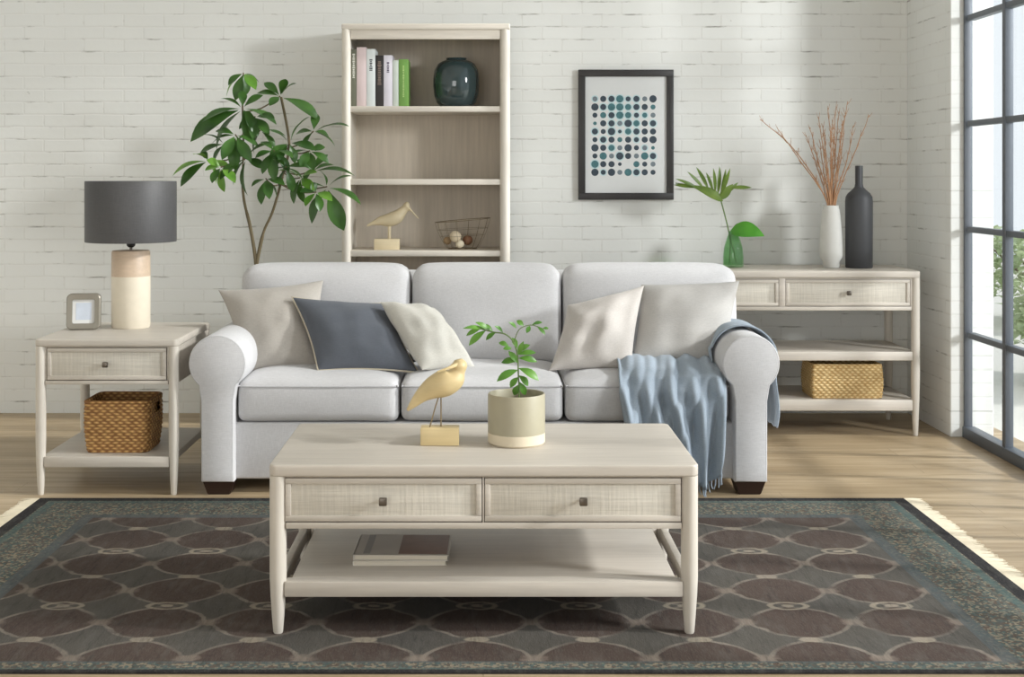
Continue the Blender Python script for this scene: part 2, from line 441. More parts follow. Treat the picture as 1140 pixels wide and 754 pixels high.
FRAME = wood('black_stained_frame', (48, 46, 46), 'z'); FRING = plain('cream_fringe', (214, 203, 180), 0.9, var=0.15)

# ------------------------------------------------------------------ the room
DW = 7.03                                   # back wall
def struct(name, bm, m, loc=(0, 0, 0), parent=None):
    o = obj(name, bm, m, parent, loc, smooth=30); o['kind'] = 'structure'; return o
b = BM(); box(b, -3.6, 2.6, -5.4, DW + 0.2, -0.12, 0, 0); struct('floor', b, FLOOR)
b = BM(); box(b, -3.6, 2.5, DW, DW + 0.2, 0, 4.3, 0); struct('wall_back', b, W_BACK)
b = BM(); box(b, 2.288, 2.50, 6.38, DW, 0, 4.3, 0.004, 1); struct('wall_right', b, [W_SIDE])
b = BM(); box(b, -3.75, -3.6, -5.4, DW + 0.2, 0, 4.3, 0); struct('wall_left', b, W_SIDE)
b = BM(); box(b, -3.75, 2.6, -5.4, DW + 0.2, 4.3, 4.42, 0); struct('ceiling', b, plain('white_plaster', (226, 224, 220), 0.9))
b = BM(); box(b, -3.75, 2.6, -5.6, -5.4, 0, 4.3, 0); struct('wall_front', b, W_BACK)  # unseen wall behind the camera, put in to keep out ambient light
b = BM(); box(b, 2.288, 2.50, -5.4, -1.92, 0, 4.3, 0); struct('wall_right_near', b, W_SIDE)
# steel window running along the right side
win = bpy.data.objects.new('window_1', None); COL.objects.link(win); win.location = (2.37, 3.6, 0); win['kind'] = 'structure'
b = BM()
wx0, wx1 = 2.345, 2.405
box(b, wx0, wx1, -1.9, 6.379, 0, 0.055, 0.004)                      # bottom rail
box(b, wx0, wx1, -1.9, 6.379, 4.24, 4.3, 0.004)
YS = [6.34 - 0.455 * k for k in range(19)]
for k, y in enumerate(YS):
    hw = 0.019
    ya_, yb_ = (6.358, 6.379) if k == 0 else (y - hw, y + hw)
    box(b, wx0 + 0.006, wx1 - 0.016, ya_, yb_, 0.05, 4.25, 0.003)
for z in (0.505, 1.02, 1.535, 2.05, 2.565, 3.08, 3.595, 4.11):
    box(b, wx0 + 0.010, wx1 - 0.010, -1.9, 6.34, z - 0.014, z + 0.014, 0.003)
struct('window_frame', b, IRON, parent=win)
b = BM(); box(b, 2.372, 2.378, -1.9, 6.34, 0.05, 4.25, 0); p = struct('pane', b, PANE, parent=win)
# outdoors: paving and shrubs
b = BM(); box(b, 2.6, 16, -4, 22, -0.3, -0.1, 0); struct('ground', b, plain('pale_paving', (205, 203, 196), 0.9))
SH = leafmat('shrub_leaf', (150, 172, 122), (196, 208, 168))
def shrub(x, y, rad, h, label):
    t = thing('garden_shrub', label, 'shrub', (x, y, -0.1), None)
    b = BM()
    for k in range(7):
        a = k * 0.9; tube(b, [(x, y, -0.1), (x + 0.25 * rad * math.cos(a), y + 0.25 * rad * math.sin(a), h * 0.4), (x + 0.6 * rad * math.cos(a), y + 0.6 * rad * math.sin(a), h * 0.8)], [0.03, 0.02, 0.008], 6)
    obj('stem', b, STEM, t)
    b = BM()
    for k in range(1700):
        th = random.uniform(0, 2 * math.pi); ph = random.uniform(-0.6, 1); rr = random.uniform(0.5, 1) ** 0.5
        c = Vector((x + rad * rr * math.cos(th) * math.cos(ph), y + rad * rr * math.sin(th) * math.cos(ph), h * 0.55 + h * 0.48 * rr * math.sin(ph * 1.4)))
        d = Vector((random.gauss(0, 1), random.gauss(0, 1), random.gauss(0.2, 0.7))).normalized() * random.uniform(0.07, 0.13)
        leaf(b, c, c + d, 0.08, n=3)
    obj('foliage', b, SH, t)
shrub(5.3, 12.0, 0.95, 0.75, 'pale green shrub outside the window, left of the mullion')
shrub(4.15, 8.4, 0.7, 0.62, 'leafy green shrub outside the window, at the right edge of the frame')

# ------------------------------------------------------------------ rug
rug_loc = (RX, RY, 0)
b = BM()
def rugf(u, v): return Vector((RX - RHX + 2 * RHX * u, RY - RHY + 2 * RHY * v, 0.009))
box(b, RX - RHX, RX + RHX, RY - RHY, RY + RHY, 0.0, 0.009, 0.003, 2)
rug = obj('area_rug', b, RUG, None, rug_loc)
tag(rug, 'large worn dark brown and grey rug with pale trellis pattern under the coffee table', 'rug')
for s in (-1, 1):
    b = BM(); xe = RX + s * (RHX - 0.002); y = RY - RHY + 0.004
    while y < RY + RHY - 0.004:
        L = random.uniform(0.055, 0.075); dy = random.uniform(-0.006, 0.006)
        tube(b, [(xe, y, 0.005), (xe + s * L * 0.5, y + dy, 0.005), (xe + s * L, y + dy * 2, 0.0025)], [0.0032, 0.0036, 0.002], 5)
        y += 0.0062
    f = obj('fringe', b, FRING, rug); f['kind'] = 'stuff'; f['label'] = 'cream knotted fringe'

# ------------------------------------------------------------------ drawer tables
def leg_bm(x, y, z1, r, z0=0.0):
    b = BM(); h = z1 - z0
    lathe(b, x, y, [(r * 0.5, z0), (r * 0.58, z0 + 0.004), (r * 0.72, z0 + h * 0.10), (r * 0.90, z0 + h * 0.24), (r, z0 + h * 0.36), (r, z1)], 24)
    return b

def drawer(parent, x0, x1, y, z0, z1, knob=0.011, fr=0.016, kpos=0.5):
    b = BM()
    box(b, x0, x1, y, y + 0.02, z0, z0 + fr, 0.002); box(b, x0, x1, y, y + 0.02, z1 - fr, z1, 0.002)
    box(b, x0, x0 + fr, y, y + 0.02, z0 + fr, z1 - fr, 0.002); box(b, x1 - fr, x1, y, y + 0.02, z0 + fr, z1 - fr, 0.002)
    box(b, x0 + 0.006, x1 - 0.006, y + 0.02, y + 0.34, z0 + 0.006, z1 - 0.01, 0.001)
    d = obj('drawer', b, WX, parent)
    b = BM(); box(b, x0 + fr * 0.8, x1 - fr * 0.8, y + 0.006, y + 0.02, z0 + fr * 0.8, z1 - fr * 0.8, 0.001)
    p = obj('front_panel', b, CANE, d); p['label'] = 'woven linen-textured inset panel'
    b = BM(); cx, cz = x0 + (x1 - x0) * kpos, (z0 + z1) / 2; k = knob
    vs = []
    tube(b, [(cx, y + 0.01, cz), (cx, y - 0.014, cz)], 0.0045, 10)
    box(b, cx - k, cx + k, y - 0.027, y - 0.013, cz - k, cz + k, 0.003)
    q = obj('knob', b, METAL, d); q['label'] = 'square dark pewter knob'
    return d

def table(name, label, cat, x0, x1, y0, y1, top, th, r, dz0, dz1, rail, drawers, shelves, slot=False, zf=0.0):
    t = thing(name, label, cat, ((x0 + x1) / 2, (y0 + y1) / 2, zf))
    b = BM()
    vs = box(b, x0, x1, y0, y1, top - th, top, 0)
    ve = [e for e in b.edges if abs(e.verts[0].co.z - e.verts[1].co.z) > 1e-4]
    bmesh.ops.bevel(b, geom=ve, offset=r * 0.95, segments=6, profile=0.5, affect='EDGES')
    he = [e for e in b.edges if abs(e.verts[0].co.z - e.verts[1].co.z) < 1e-4 and len({f.normal.z > 0.5 for f in e.link_faces}) == 2]
    b.normal_update()
    he = [e for e in b.edges if e.calc_face_angle(0) > 1.0 and abs(e.verts[0].co.z - e.verts[1].co.z) < 1e-4]
    bmesh.ops.bevel(b, geom=he, offset=0.006, segments=3, profile=0.5, affect='EDGES')
    obj('tabletop', b, WX, t)
    for x in (x0 + r, x1 - r):
        for y in (y0 + r, y1 - r):
            obj('leg', leg_bm(x, y, top - th + 0.001, r, zf), WZ, t)
    b = BM(); g = 0.010
    box(b, x0 + 2 * r, x1 - 2 * r, y0 + 0.008, y0 + 0.03, rail, dz0 - 0.003, 0.002)        # rail under the drawers
    xs = sorted([q for d in drawers for q in d])
    box(b, x0 + 2 * r - 0.004, xs[0] - 0.003, y0 + 0.012, y0 + 0.03, dz0 - 0.002, top - th, 0.001)
    box(b, xs[-1] + 0.003, x1 - 2 * r + 0.004, y0 + 0.012, y0 + 0.03, dz0 - 0.002, top - th, 0.001)
    for i in range(1, len(xs) - 1, 2): box(b, xs[i] + 0.002, xs[i + 1] - 0.002, y0 + 0.008, y0 + 0.03, dz0 - 0.002, top - th, 0.001)
    box(b, x0 + 2 * r, x1 - 2 * r, y0 + 0.011, y0 + 0.03, dz1 + 0.002, top - th, 0.001)
    for s, xx in ((1, x0), (-1, x1)):
        a, c = sorted((xx + s * 0.010, xx + s * 0.028)); box(b, a, c, y0 + 2 * r, y1 - 2 * r, rail, top - th, 0.002)
    box(b, x0 + 2 * r, x1 - 2 * r, y1 - 0.03, y1 - 0.012, rail, top - th, 0.002)
    box(b, x0 + 0.028, x1 - 0.028, y0 + 0.03, y1 - 0.03, rail + 0.003, rail + 0.012, 0)
    obj('drawer_case', b, WX, t)
    for (a, c) in drawers: drawer(t, a, c, y0 + 0.008, dz0, dz1)
    for (z0, z1) in shelves:
        b = BM(); m = 0.03 if slot else 0.006
        box(b, x0 + r * 1.2 + (m if slot else 0), x1 - r * 1.2 - (m if slot else 0), y0 + 2 * r, y1 - 2 * r, z1 - 0.03, z1, 0.003)
        box(b, x0 + 2 * r - 0.004, x1 - 2 * r + 0.004, y0 + 0.006, y0 + 2 * r + 0.001, z0, z1, 0.004)
        box(b, x0 + 2 * r - 0.004, x1 - 2 * r + 0.004, y1 - 2 * r - 0.001, y1 - 0.006, z0, z1, 0.004)
        if slot:
            for s, xx in ((1, x0), (-1, x1)):
                a, c = sorted((xx + s * 0.010, xx + s * 0.032)); box(b, a, c, y0 + 2 * r - 0.004, y1 - 2 * r + 0.004, z0, z1, 0.003)
        obj('shelf', b, WX, t)
    return t

CT_TOP = 0.481
table('coffee_table', 'long whitewashed oak coffee table with two drawers, standing on the rug', 'coffee table',
      -0.594, 0.597, 3.60, 4.21, CT_TOP, 0.034, 0.0235, 0.322, 0.442, 0.302, [(-0.549, -0.004), (0.004, 0.548)], [(0.113, 0.156)], True, 0.009)
ST_TOP = 0.626
table('side_table', 'square whitewashed side table with one drawer, left of the sofa', 'side table',
      -1.797, -1.222, 5.21, 5.83, ST_TOP, 0.030, 0.0205, 0.462, 0.590, 0.444, [(-1.748, -1.271)], [(0.112, 0.155)])
CO_TOP = 0.812
table('console_table', 'tall whitewashed console table with two shelves, behind the right end of the sofa', 'console table',
      0.79, 2.152, 6.40, 6.87, CO_TOP, 0.034, 0.0215, 0.640, 0.770, 0.618, [(0.842, 1.453), (1.489, 2.100)], [(0.371, 0.415), (0.124, 0.178)])

# ------------------------------------------------------------------ sofa
sofa = thing('sofa', 'large pale grey three seat sofa with rolled arms and welted cushions', 'sofa', (0, 5.7, 0))
SF = 5.20
b = BM(); box(b, -1.02, 1.02, SF + 0.05, 6.16, 0.057, 0.285, 0.012, 3); obj('base', b, SOFA, sofa)
b = BM()
rcube(b, (0.015, 6.08, 0.45), (1.10, 0.09, 0.39), 0.06, 14); obj('back_frame', b, SOFA, sofa)
def arm_outline(cx, grow=0.0):
    r = 0.115 + grow; zc = 0.53; hw = 0.065 + grow; z0 = 0.057 - grow
    a0 = math.asin(min(1, hw / r)); pts = []
    st, en = -math.pi / 2 + a0, 1.5 * math.pi - a0
    zj = zc - r * math.cos(a0)
    pts.append((cx + hw, z0))
    pts += [(cx + hw, z0 + (zj - z0) * k / 10 - (0.0 if k < 9 else 0.02)) for k in range(1, 10)]
    for k in range(29):
        a = st + 0.12 + (en - st - 0.24) * k / 28; pts.append((cx + r * math.cos(a), zc + r * math.sin(a)))
    pts += [(cx - hw, z0 + (zj - z0) * k / 10 - (0.0 if k < 9 else 0.02)) for k in range(9, -1, -1)]
    return pts
def arm(cx):
    b = BM(); ys = [(SF + 0.0, -0.007), (SF + 0.0025, -0.0025), (SF + 0.008, 0.0), (6.10, 0.0), (6.13, -0.004), (6.145, -0.02)]
    rings = [[b.verts.new((x, y, z)) for x, z in arm_outline(cx, g)] for y, g in ys]
    n = len(rings[0])
    for i in range(len(rings) - 1):
        for k in range(n): b.faces.new((rings[i][k], rings[i][(k + 1) % n], rings[i + 1][(k + 1) % n], rings[i + 1][k]))
    b.faces.new(rings[0]); b.faces.new(rings[-1][::-1])
    a = obj('arm', b, SOFA, sofa, smooth=60)
    b = BM(); tube(b, [(x, SF + 0.004, z) for x, z in arm_outline(cx, -0.007)][1:-1], 0.0045, 6)
    obj('welt', b, WELT, a)
arm(-1.062); arm(1.070)
for x in (-1.062, 1.07):
    for y in (SF + 0.075, 6.05):
        b = BM()
        rg = []
        for z, hw in ((0.0, 0.045), (0.058, 0.062)):
            rg.append([b.verts.new((x + sx * hw, y + sy * hw, z)) for sx, sy in ((-1, -1), (1, -1), (1, 1), (-1, 1))])
        for k in range(4): b.faces.new((rg[0][k], rg[0][(k + 1) % 4], rg[1][(k + 1) % 4], rg[1][k]))
        b.faces.new(rg[0][::-1]); b.faces.new(rg[1])
        bmesh.ops.bevel(b, geom=list(b.edges), offset=0.003, segments=2, affect='EDGES')
        f = obj('leg', b, DARKW, sofa); f['label'] = 'short tapered dark wooden foot'
SX = [-0.996, -0.336, 0.326, 0.996]
for i in range(3):
    x0, x1 = SX[i] + 0.004, SX[i + 1] - 0.004
    b = BM(); cx = (x0 + x1) / 2; hx = (x1 - x0) / 2
    def crown(q, h):
        u, v = q.x / h.x, q.y / h.y; s = max(0, 1 - u ** 4) * max(0, 1 - v ** 4)
        q = q.copy()
        q.z += (0.030 if q.z > 0 else 0.0) * s
        wz = max(0, 1 - (q.z / 0.085) ** 2)
        q.y += (-0.012 if q.y < 0 else 0) * wz * max(0, 1 - u ** 4)
        q.z += 0.004 * noise.noise(Vector((q.x * 6 + i * 7, q.y * 6, q.z * 6)))
        return q
    rcube(b, (cx, 5.515, 0.372), (hx, 0.275, 0.084), 0.034, 20, crown)
    s = obj('seat_cushion', b, SOFA, sofa, smooth=0)
    b = BM(); hz = 0.432; pts = []
    yF = 5.24
    pts = [(x0 + 0.006, 5.70, hz), (x0 + 0.004, 5.29, hz), (x0 + 0.014, 5.252, hz), (x0 + 0.05, 5.238, hz), (cx, 5.2335, hz), (x1 - 0.05, 5.238, hz), (x1 - 0.014, 5.252, hz), (x1 - 0.004, 5.29, hz), (x1 - 0.006, 5.70, hz)]
    tube(b, spline(pts, 4), 0.0045, 6); obj('welt', b, WELT, s)
BX = [-1.085, -0.322, 0.352, 1.135]
for i in range(3):
    x0, x1 = BX[i] + 0.004, BX[i + 1] - 0.004; cx = (x0 + x1) / 2; hx = (x1 - x0) / 2
    b = BM()
    def crown(q, h):
        q = q.copy(); u, v = q.x / h.x, q.z / h.z; s = max(0, 1 - u ** 4) * max(0, 1 - v ** 4)
        if q.y < 0: q.y -= 0.035 * s
        if q.z > 0: q.z += 0.010 * max(0, 1 - u ** 4) + (-0.02 * max(0, abs(u) - 0.85) / 0.15)
        q.y += 0.006 * noise.noise(Vector((q.x * 5 + i * 3, q.z * 5, 1)))
        return q
    def lean(q): return Vector((q.x, q.y + (q.z - 0.46) * 0.14, q.z))
    rcube(b, (cx, 5.84, 0.662), (hx, 0.085, 0.215), 0.04, 20, crown, lean)
    obj('back_cushion', b, SOFA, sofa, smooth=0)

# ------------------------------------------------------------------ scatter pillows and throw
def pillow(label, mat, BL, BR, TR, TL, th=0.075, k=0.07, pip=None, seed=0, power=0.55, wr=0.006):
    P = [at(*q) for q in (BL, BR, TR, TL)]
    cen = sum(P, Vector()) / 4
    nrm = ((P[1] - P[0]).cross(P[3] - P[0]) + (P[2] - P[1]).cross(P[3] - P[2])).normalized()
    if nrm.y > 0: nrm = -nrm
    def base(u, v):
        uu = u * (1 - k * (1 - v * v)); vv = v * (1 - k * (1 - u * u))
        a, c = (uu + 1) / 2, (vv + 1) / 2
        return P[0] * (1 - a) * (1 - c) + P[1] * a * (1 - c) + P[2] * a * c + P[3] * (1 - a) * c
    def side(s):
        def f(a, c):
            u, v = math.sin((a - 0.5) * math.pi), math.sin((c - 0.5) * math.pi)
            h = (max(0, 1 - u * u) * max(0, 1 - v * v)) ** power
            w_ = wr * noise.noise(Vector((u * 2.2 + seed * 5, v * 2.2, s))) * h * 2.5
            return base(u, v) + nrm * s * (th * h + w_)
        return f
    bm = BM(); grid(bm, side(1), 28, 28); grid(bm, side(-1), 28, 28)
    bmesh.ops.remove_doubles(bm, verts=bm.verts, dist=0.0004)
    o = obj('throw_pillow', bm, mat, None, (cen.x, cen.y, min(p.z for p in P)), smooth=0)
    tag(o, label, 'pillow', 'scatter pillows on the sofa')
    if pip:
        bm = BM(); E = []
        N = 14
        E += [base(-1 + 2 * i / N, -1) for i in range(N)] + [base(1, -1 + 2 * i / N) for i in range(N)]
        E += [base(1 - 2 * i / N, 1) for i in range(N)] + [base(-1, 1 - 2 * i / N) for i in range(N)]
        tube(bm, E, 0.0045, 6, closed=True); obj('piping', bm, pip, o)
    return o
pillow('warm beige linen pillow in the left corner of the sofa', BEIGE, (273, 414, 5.46), (358, 411, 5.50), (360, 312, 5.74), (243, 323, 5.66), 0.085, 0.08, seed=1)
pillow('dark slate blue pillow with pale piping, second from the sofa left arm', SLATE, (354, 413, 5.36), (466, 415, 5.40), (434, 338, 5.62), (325, 331, 5.58), 0.08, 0.08, SLATEP, seed=2)
pillow('cream white pillow slumped sideways against the dark slate pillow', CREAM, (470, 412, 5.34), (529, 409, 5.44), (484, 343, 5.62), (423, 336, 5.52), 0.085, 0.03, seed=3, wr=0.012)
pillow('pale greige pillow left of the pair beside the blue throw', GREIGE, (611, 413, 5.40), (703, 411, 5.40), (717, 318, 5.62), (632, 340, 5.60), 0.085, 0.06, seed=4, wr=0.010)
pillow('light taupe pillow leaning on the right arm of the sofa above the blue throw', TAUPE, (703, 405, 5.46), (808, 414, 5.44), (823, 313, 5.66), (714, 317, 5.68), 0.085, 0.05, seed=5)

def blanket():
    bm = BM()
    prof = [(5.66, 0.506), (5.52, 0.512), (5.40, 0.506), (5.30, 0.487), (5.245, 0.466), (5.213, 0.42), (5.205, 0.36), (5.200, 0.28)]
    def f(a, c):
        zend = 0.17 - 0.13 * min(1, a / 0.82) + (0.06 * max(0, (a - 0.85) / 0.15))
        pts = prof + [(5.19, zend + (0.28 - zend) * 0.5), (5.182, zend)]
        s = c * (len(pts) - 1); i = min(int(s), len(pts) - 2); q = s - i
        y, z = pts[i][0] * (1 - q) + pts[i + 1][0] * q, pts[i][1] * (1 - q) + pts[i + 1][1] * q
        dn = max(0, min(1, (0.5 - z) / 0.4)); drop = max(0, (c - 0.35) / 0.65)
        xl = 0.548 + 0.03 * drop ** 2 + 0.006 * math.sin(c * 9); xr = 0.985 - 0.045 * drop
        x = xl + (xr - xl) * a
        ph = a * 4.3 + 0.3 * math.sin(3.0 * c + 1.0) + 0.75 * noise.noise(Vector((a * 2.3, c * 1.8, 3)))
        amp = 0.012 + 0.026 * min(1, c * 1.6)
        fold = (math.sin(2 * math.pi * ph) * 0.5 + 0.5) ** 1.4 + 0.35 * math.sin(2 * math.pi * (a * 9.3 + c * 1.5)) * 0.5 + 0.6 * noise.noise(Vector((a * 5, c * 4, 9)))
        lift = max(0, 1 - abs(c - 0.22) / 0.22) * (0.028 * (1 - a * 0.8))
        nx = Vector((0, -min(1, c * 2.4), max(0.0, 1 - c * 1.9))); nx = nx.normalized() if nx.length else Vector((0, -1, 0))
        return Vector((x + 0.008 * math.sin(2 * math.pi * ph + 1.2) * dn, y, z)) + nx * (fold * amp + lift * 0.6)
    grid(bm, f, 90, 60)
    # the other end, thrown over the arm
    cx, zc = 1.07, 0.53
    path = [(0.935, 0.500), (0.952, 0.515), (0.948, 0.56)] + [(cx + 0.122 * math.cos(R(a)), zc + 0.122 * math.sin(R(a))) for a in range(160, -21, -20)] + [(1.192, 0.43), (1.205, 0.36), (1.21, 0.30), (1.205, 0.25)]
    path = [(p.x, p.z) for p in spline([(x, 0, z) for x, z in path], 4)]
    def g(a, c):
        s = a * (len(path) - 1); i = min(int(s), len(path) - 2); q = s - i
        x, z = path[i][0] * (1 - q) + path[i + 1][0] * q, path[i][1] * (1 - q) + path[i + 1][1] * q
        o_ = Vector((x - cx, 0, z - zc)).normalized()
        w_ = 0.010 * (math.sin(c * 17 + a * 2) * 0.5 + 0.5) + 0.012 * max(0, a - 0.55) * (1 + math.sin(c * 15 + 4 * a))
        y = 5.36 + 0.02 * math.sin(a * 7) + (0.26 + 0.03 * math.sin(a * 5)) * c
        return Vector((x, y, z)) + o_ * w_
    grid(bm, g, 70, 24)
    o = obj('throw_blanket', bm, BLUE, None, (0.8, 5.4, 0.03), smooth=0)
    sm = o.modifiers.new('solid', 'SOLIDIFY'); sm.thickness = 0.006; sm.offset = 1
    tag(o, 'dusty blue throw blanket draped over the right sofa seat and arm', 'blanket')
    bm = BM()
    for k in range(34):
        a = 0.30 + 0.70 * k / 33; p = f(a, 1.0)
        if p.z < 0.018: p.z = 0.018
        z2 = max(0.012, p.z - random.uniform(0.03, 0.045))
        tube(bm, [p + Vector((0, 0, 0.004)), p + Vector((random.uniform(-.004, .004), -0.002, (z2 - p.z) * 0.5)), Vector((p.x + random.uniform(-.008, .008), p.y - 0.004, z2))], [0.0028, 0.0032, 0.002], 5)
    obj('fringe', bm, BLUE, o)['kind'] = 'stuff'
blanket()

# ------------------------------------------------------------------ bookcase
bc = thing('bookcase', 'tall pale oak open bookcase against the white brick wall behind the sofa', 'bookcase', (-0.292, 6.8, 0))
B0, B1, BY0, BY1, BT = -0.7215, 0.137, 6.62, 7.02, 2.056
for x in (B0 + 0.022, B1 - 0.025):
    b = BM()
    xa, xb = (B0 + 0.006, B0 + 0.04) if x < -0.3 else (B1 - 0.045, B1 - 0.006)
    box(b, xa, xb, BY0 + 0.02, BY1 - 0.012, 0.08, BT - 0.03, 0.002)
    s = obj('side_panel', b, WCASE, bc)
for x, r in ((B0 + 0.023, 0.023), (B1 - 0.026, 0.026)):
    b = leg_bm(x, BY0 + r, BT - 0.028, r); obj('post', b, WCASE, bc)
b = BM(); box(b, B0, B1, BY0, BY1, BT - 0.032, BT, 0.008, 3); obj('top', b, WCX, bc)
b = BM(); box(b, B0 + 0.046, B1 - 0.052, BY0 + 0.012, BY0 + 0.034, BT - 0.079, BT - 0.030, 0.002); obj('fascia', b, WCX, bc)
b = BM(); box(b, B0 + 0.035, B1 - 0.04, BY1 - 0.03, BY1 - 0.012, 0.1, BT - 0.03, 0); obj('back_panel', b, WBACK, bc)
SHZ = [1.636, 1.264, 0.899, 0.53, 0.15]
for z in SHZ:
    b = BM(); box(b, B0 + 0.040, B1 - 0.045, BY0 + 0.016, BY1 - 0.03, z - 0.029, z, 0.003); obj('shelf', b, WCX, bc)

def book(label, x0, x1, y0, y1, z0, z1, rgb, page=(226, 222, 210), marks=None):
    """upright book, spine towards the camera"""
    cx = (x0 + x1) / 2
    t = thing('book', label, 'book', (cx, (y0 + y1) / 2, z0), 'books on the top shelf')
    m = plain('book_cover', rgb, 0.5, var=0.04)
    b = BM(); c = 0.0022
    box(b, x0, x1, y0, y0 + 0.004, z0, z1, 0.0012); box(b, x0, x0 + c, y0 + 0.003, y1, z0, z1, 0.0008); box(b, x1 - c, x1, y0 + 0.003, y1, z0, z1, 0.0008)
    obj('cover', b, m, t)
    b = BM(); box(b, x0 + c, x1 - c, y0 + 0.004, y1 - 0.004, z0 + 0.003, z1 - 0.004, 0); obj('pages', b, plain('paper', page, 0.9), t)
    if marks:
        b = BM(); rgbm, spans, wid = marks
        for (f0, f1) in spans:
            z = z0 + (z1 - z0) * f0; ze = z0 + (z1 - z0) * f1
            while z < ze:
                hgt = random.uniform(0.004, 0.009); w_ = wid * random.uniform(0.55, 1) * (x1 - x0) / 2
                box(b, cx - w_, cx + w_, y0 - 0.0006, y0 + 0.001, z, z + hgt, 0); z += hgt + 0.003
        obj('spine_lettering', b, plain('spine_ink', rgbm, 0.6), t)
zb = SHZ[0]
def bpx(p): return (p - VX) * 6.665 / F
def bz(py): return H - (py - VY) * 6.665 / F
bk = [('olive grey book at the left end of the top shelf row', 390.6, 396.8, 55, (104, 106, 90), ((205, 205, 195), [(0.5, 0.9)], 0.5)),
      ('pale pink book on the top shelf, second from left', 397.1, 407.8, 52.5, (214, 196, 196), None),
      ('tall white book with dark spine title beside the pale pink book', 408.1, 417.8, 54.5, (218, 224, 224), ((70, 74, 80), [(0.62, 0.82)], 0.35)),
      ('black book on the top shelf with photo band on its spine', 418.1, 426.8, 61.5, (44, 40, 40), ((128, 112, 102), [(0.42, 0.86)], 0.5)),
      ('lilac white book right of the black book', 427.1, 436.8, 61.5, (220, 216, 226), ((100, 90, 110), [(0.66, 0.85)], 0.3)),
      ('thin pale grey-green book between the lilac and the green books', 437.1, 443.6, 67, (200, 208, 200), None),
      ('bright green book at the right end of the row on the top shelf', 443.9, 454.5, 66, (112, 156, 76), ((176, 206, 130), [(0.2, 0.85)], 0.18))]
for (lb, xa, xb, yt, rgb, mk) in bk: book(lb, bpx(xa), bpx(xb), 6.665, 6.665 + random.uniform(0.16, 0.18), zb, bz(yt), rgb, marks=mk)

# smoked glass vase
b = BM(); cx, cy = (508 - VX) * 6.80 / F, 6.80
prof = [(0.055, 0.0), (0.078, 0.003), (0.100, 0.022), (0.115, 0.06), (0.1215, 0.11), (0.1215, 0.15), (0.115, 0.195), (0.098, 0.228), (0.075, 0.243), (0.056, 0.248), (0.053, 0.254), (0.056, 0.2585), (0.050, 0.2585), (0.046, 0.25), (0.06, 0.238), (0.09, 0.215), (0.108, 0.15), (0.108, 0.10), (0.09, 0.03), (0.05, 0.012)]
lathe(b, cx, cy, [(r, zb + z) for r, z in prof], 56)
tag(obj('vase', b, SMOKE, None, (cx, cy, zb), smooth=60), 'round smoky dark green glass vase on the top bookcase shelf', 'vase')

# ------------------------------------------------------------------ carved birds
def skin_body(name, pts, rads, mat, parent, seg=16):
    """smooth closed tube along a spline, radii interpolated"""
    P = spline(pts, 6); rr = [max(0.002, q.x) for q in spline([(r, 0, 0) for r in rads], 6)]
    b = BM(); tube(b, P, rr, seg); return b
def shorebird(name, label, pts, rads, bill, block, legs, mat, legmat, legr, d):
    bx0, bx1, by0, by1, bz0, bz1 = block
    t = thing(name, label, 'figurine', ((bx0 + bx1) / 2, (by0 + by1) / 2, bz0))
    b = BM(); box(b, bx0, bx1, by0, by1, bz0, bz1, 0.003); obj('base_block', b, mat, t)
    obj('body', skin_body('body', [at(px, py, d) for px, py in pts], rads, mat, t), mat, t, smooth=0)
    b = BM(); tube(b, spline([at(px, py, dd) for px, py, dd in bill], 4), [0.0065 - 0.0042 * i / (4 * (len(bill) - 1)) for i in range(4 * (len(bill) - 1) + 1)], 10)
    obj('bill', b, mat, t)
    for l in legs:
        b = BM(); tube(b, [at(px, py, dd) for px, py, dd in l], legr, 8); obj('leg', b, legmat, t)
    return t
d = 3.875; s_ = d / F
shorebird('bird_figurine', 'golden carved wooden shorebird with head turned back, on the coffee table',
          [(453.5, 457), (460, 450), (470, 440), (482, 432), (495, 426.5), (505, 421), (509.5, 413), (511, 406), (510, 400.5)],
          [0.004, 0.012, 0.022, 0.034, 0.041, 0.035, 0.0225, 0.0245, 0.012],
          [(509, 406, d - 0.015), (499, 410, d - 0.038), (487, 414, d - 0.046)],
          ((468 - VX) * 3.855 / F, (511 - VX) * 3.855 / F, 3.852, 3.905, CT_TOP, CT_TOP + 0.053),
          [[(491, 436, d + 0.004), (491, 479, d + 0.004)], [(489, 440, d - 0.008), (485, 452, d - 0.008), (477.5, 479, d - 0.008)]], BIRD, WIRE, 0.0022, d)
d = 6.74
shorebird('bird_figurine', 'bleached wooden bird with long down-pointing bill, on the bookcase shelf',
          [(408.5, 251.5), (416, 248.5), (424, 246), (433, 245), (441, 242), (447, 236.5), (451, 232.5), (454, 230), (456, 229.5)],
          [0.004, 0.012, 0.024, 0.034, 0.036, 0.026, 0.0205, 0.0255, 0.014],
          [(454, 230, d - 0.005), (459, 236, d - 0.008), (466, 243.5, d - 0.01)],
          ((417 - VX) * d / F, (445 - VX) * d / F, d - 0.035, d + 0.035, SHZ[2], SHZ[2] + 0.056),
          [[(433.5, 247, d), (433.5, 267.5, d)]], BIRD2, BIRD2, 0.0085, d)

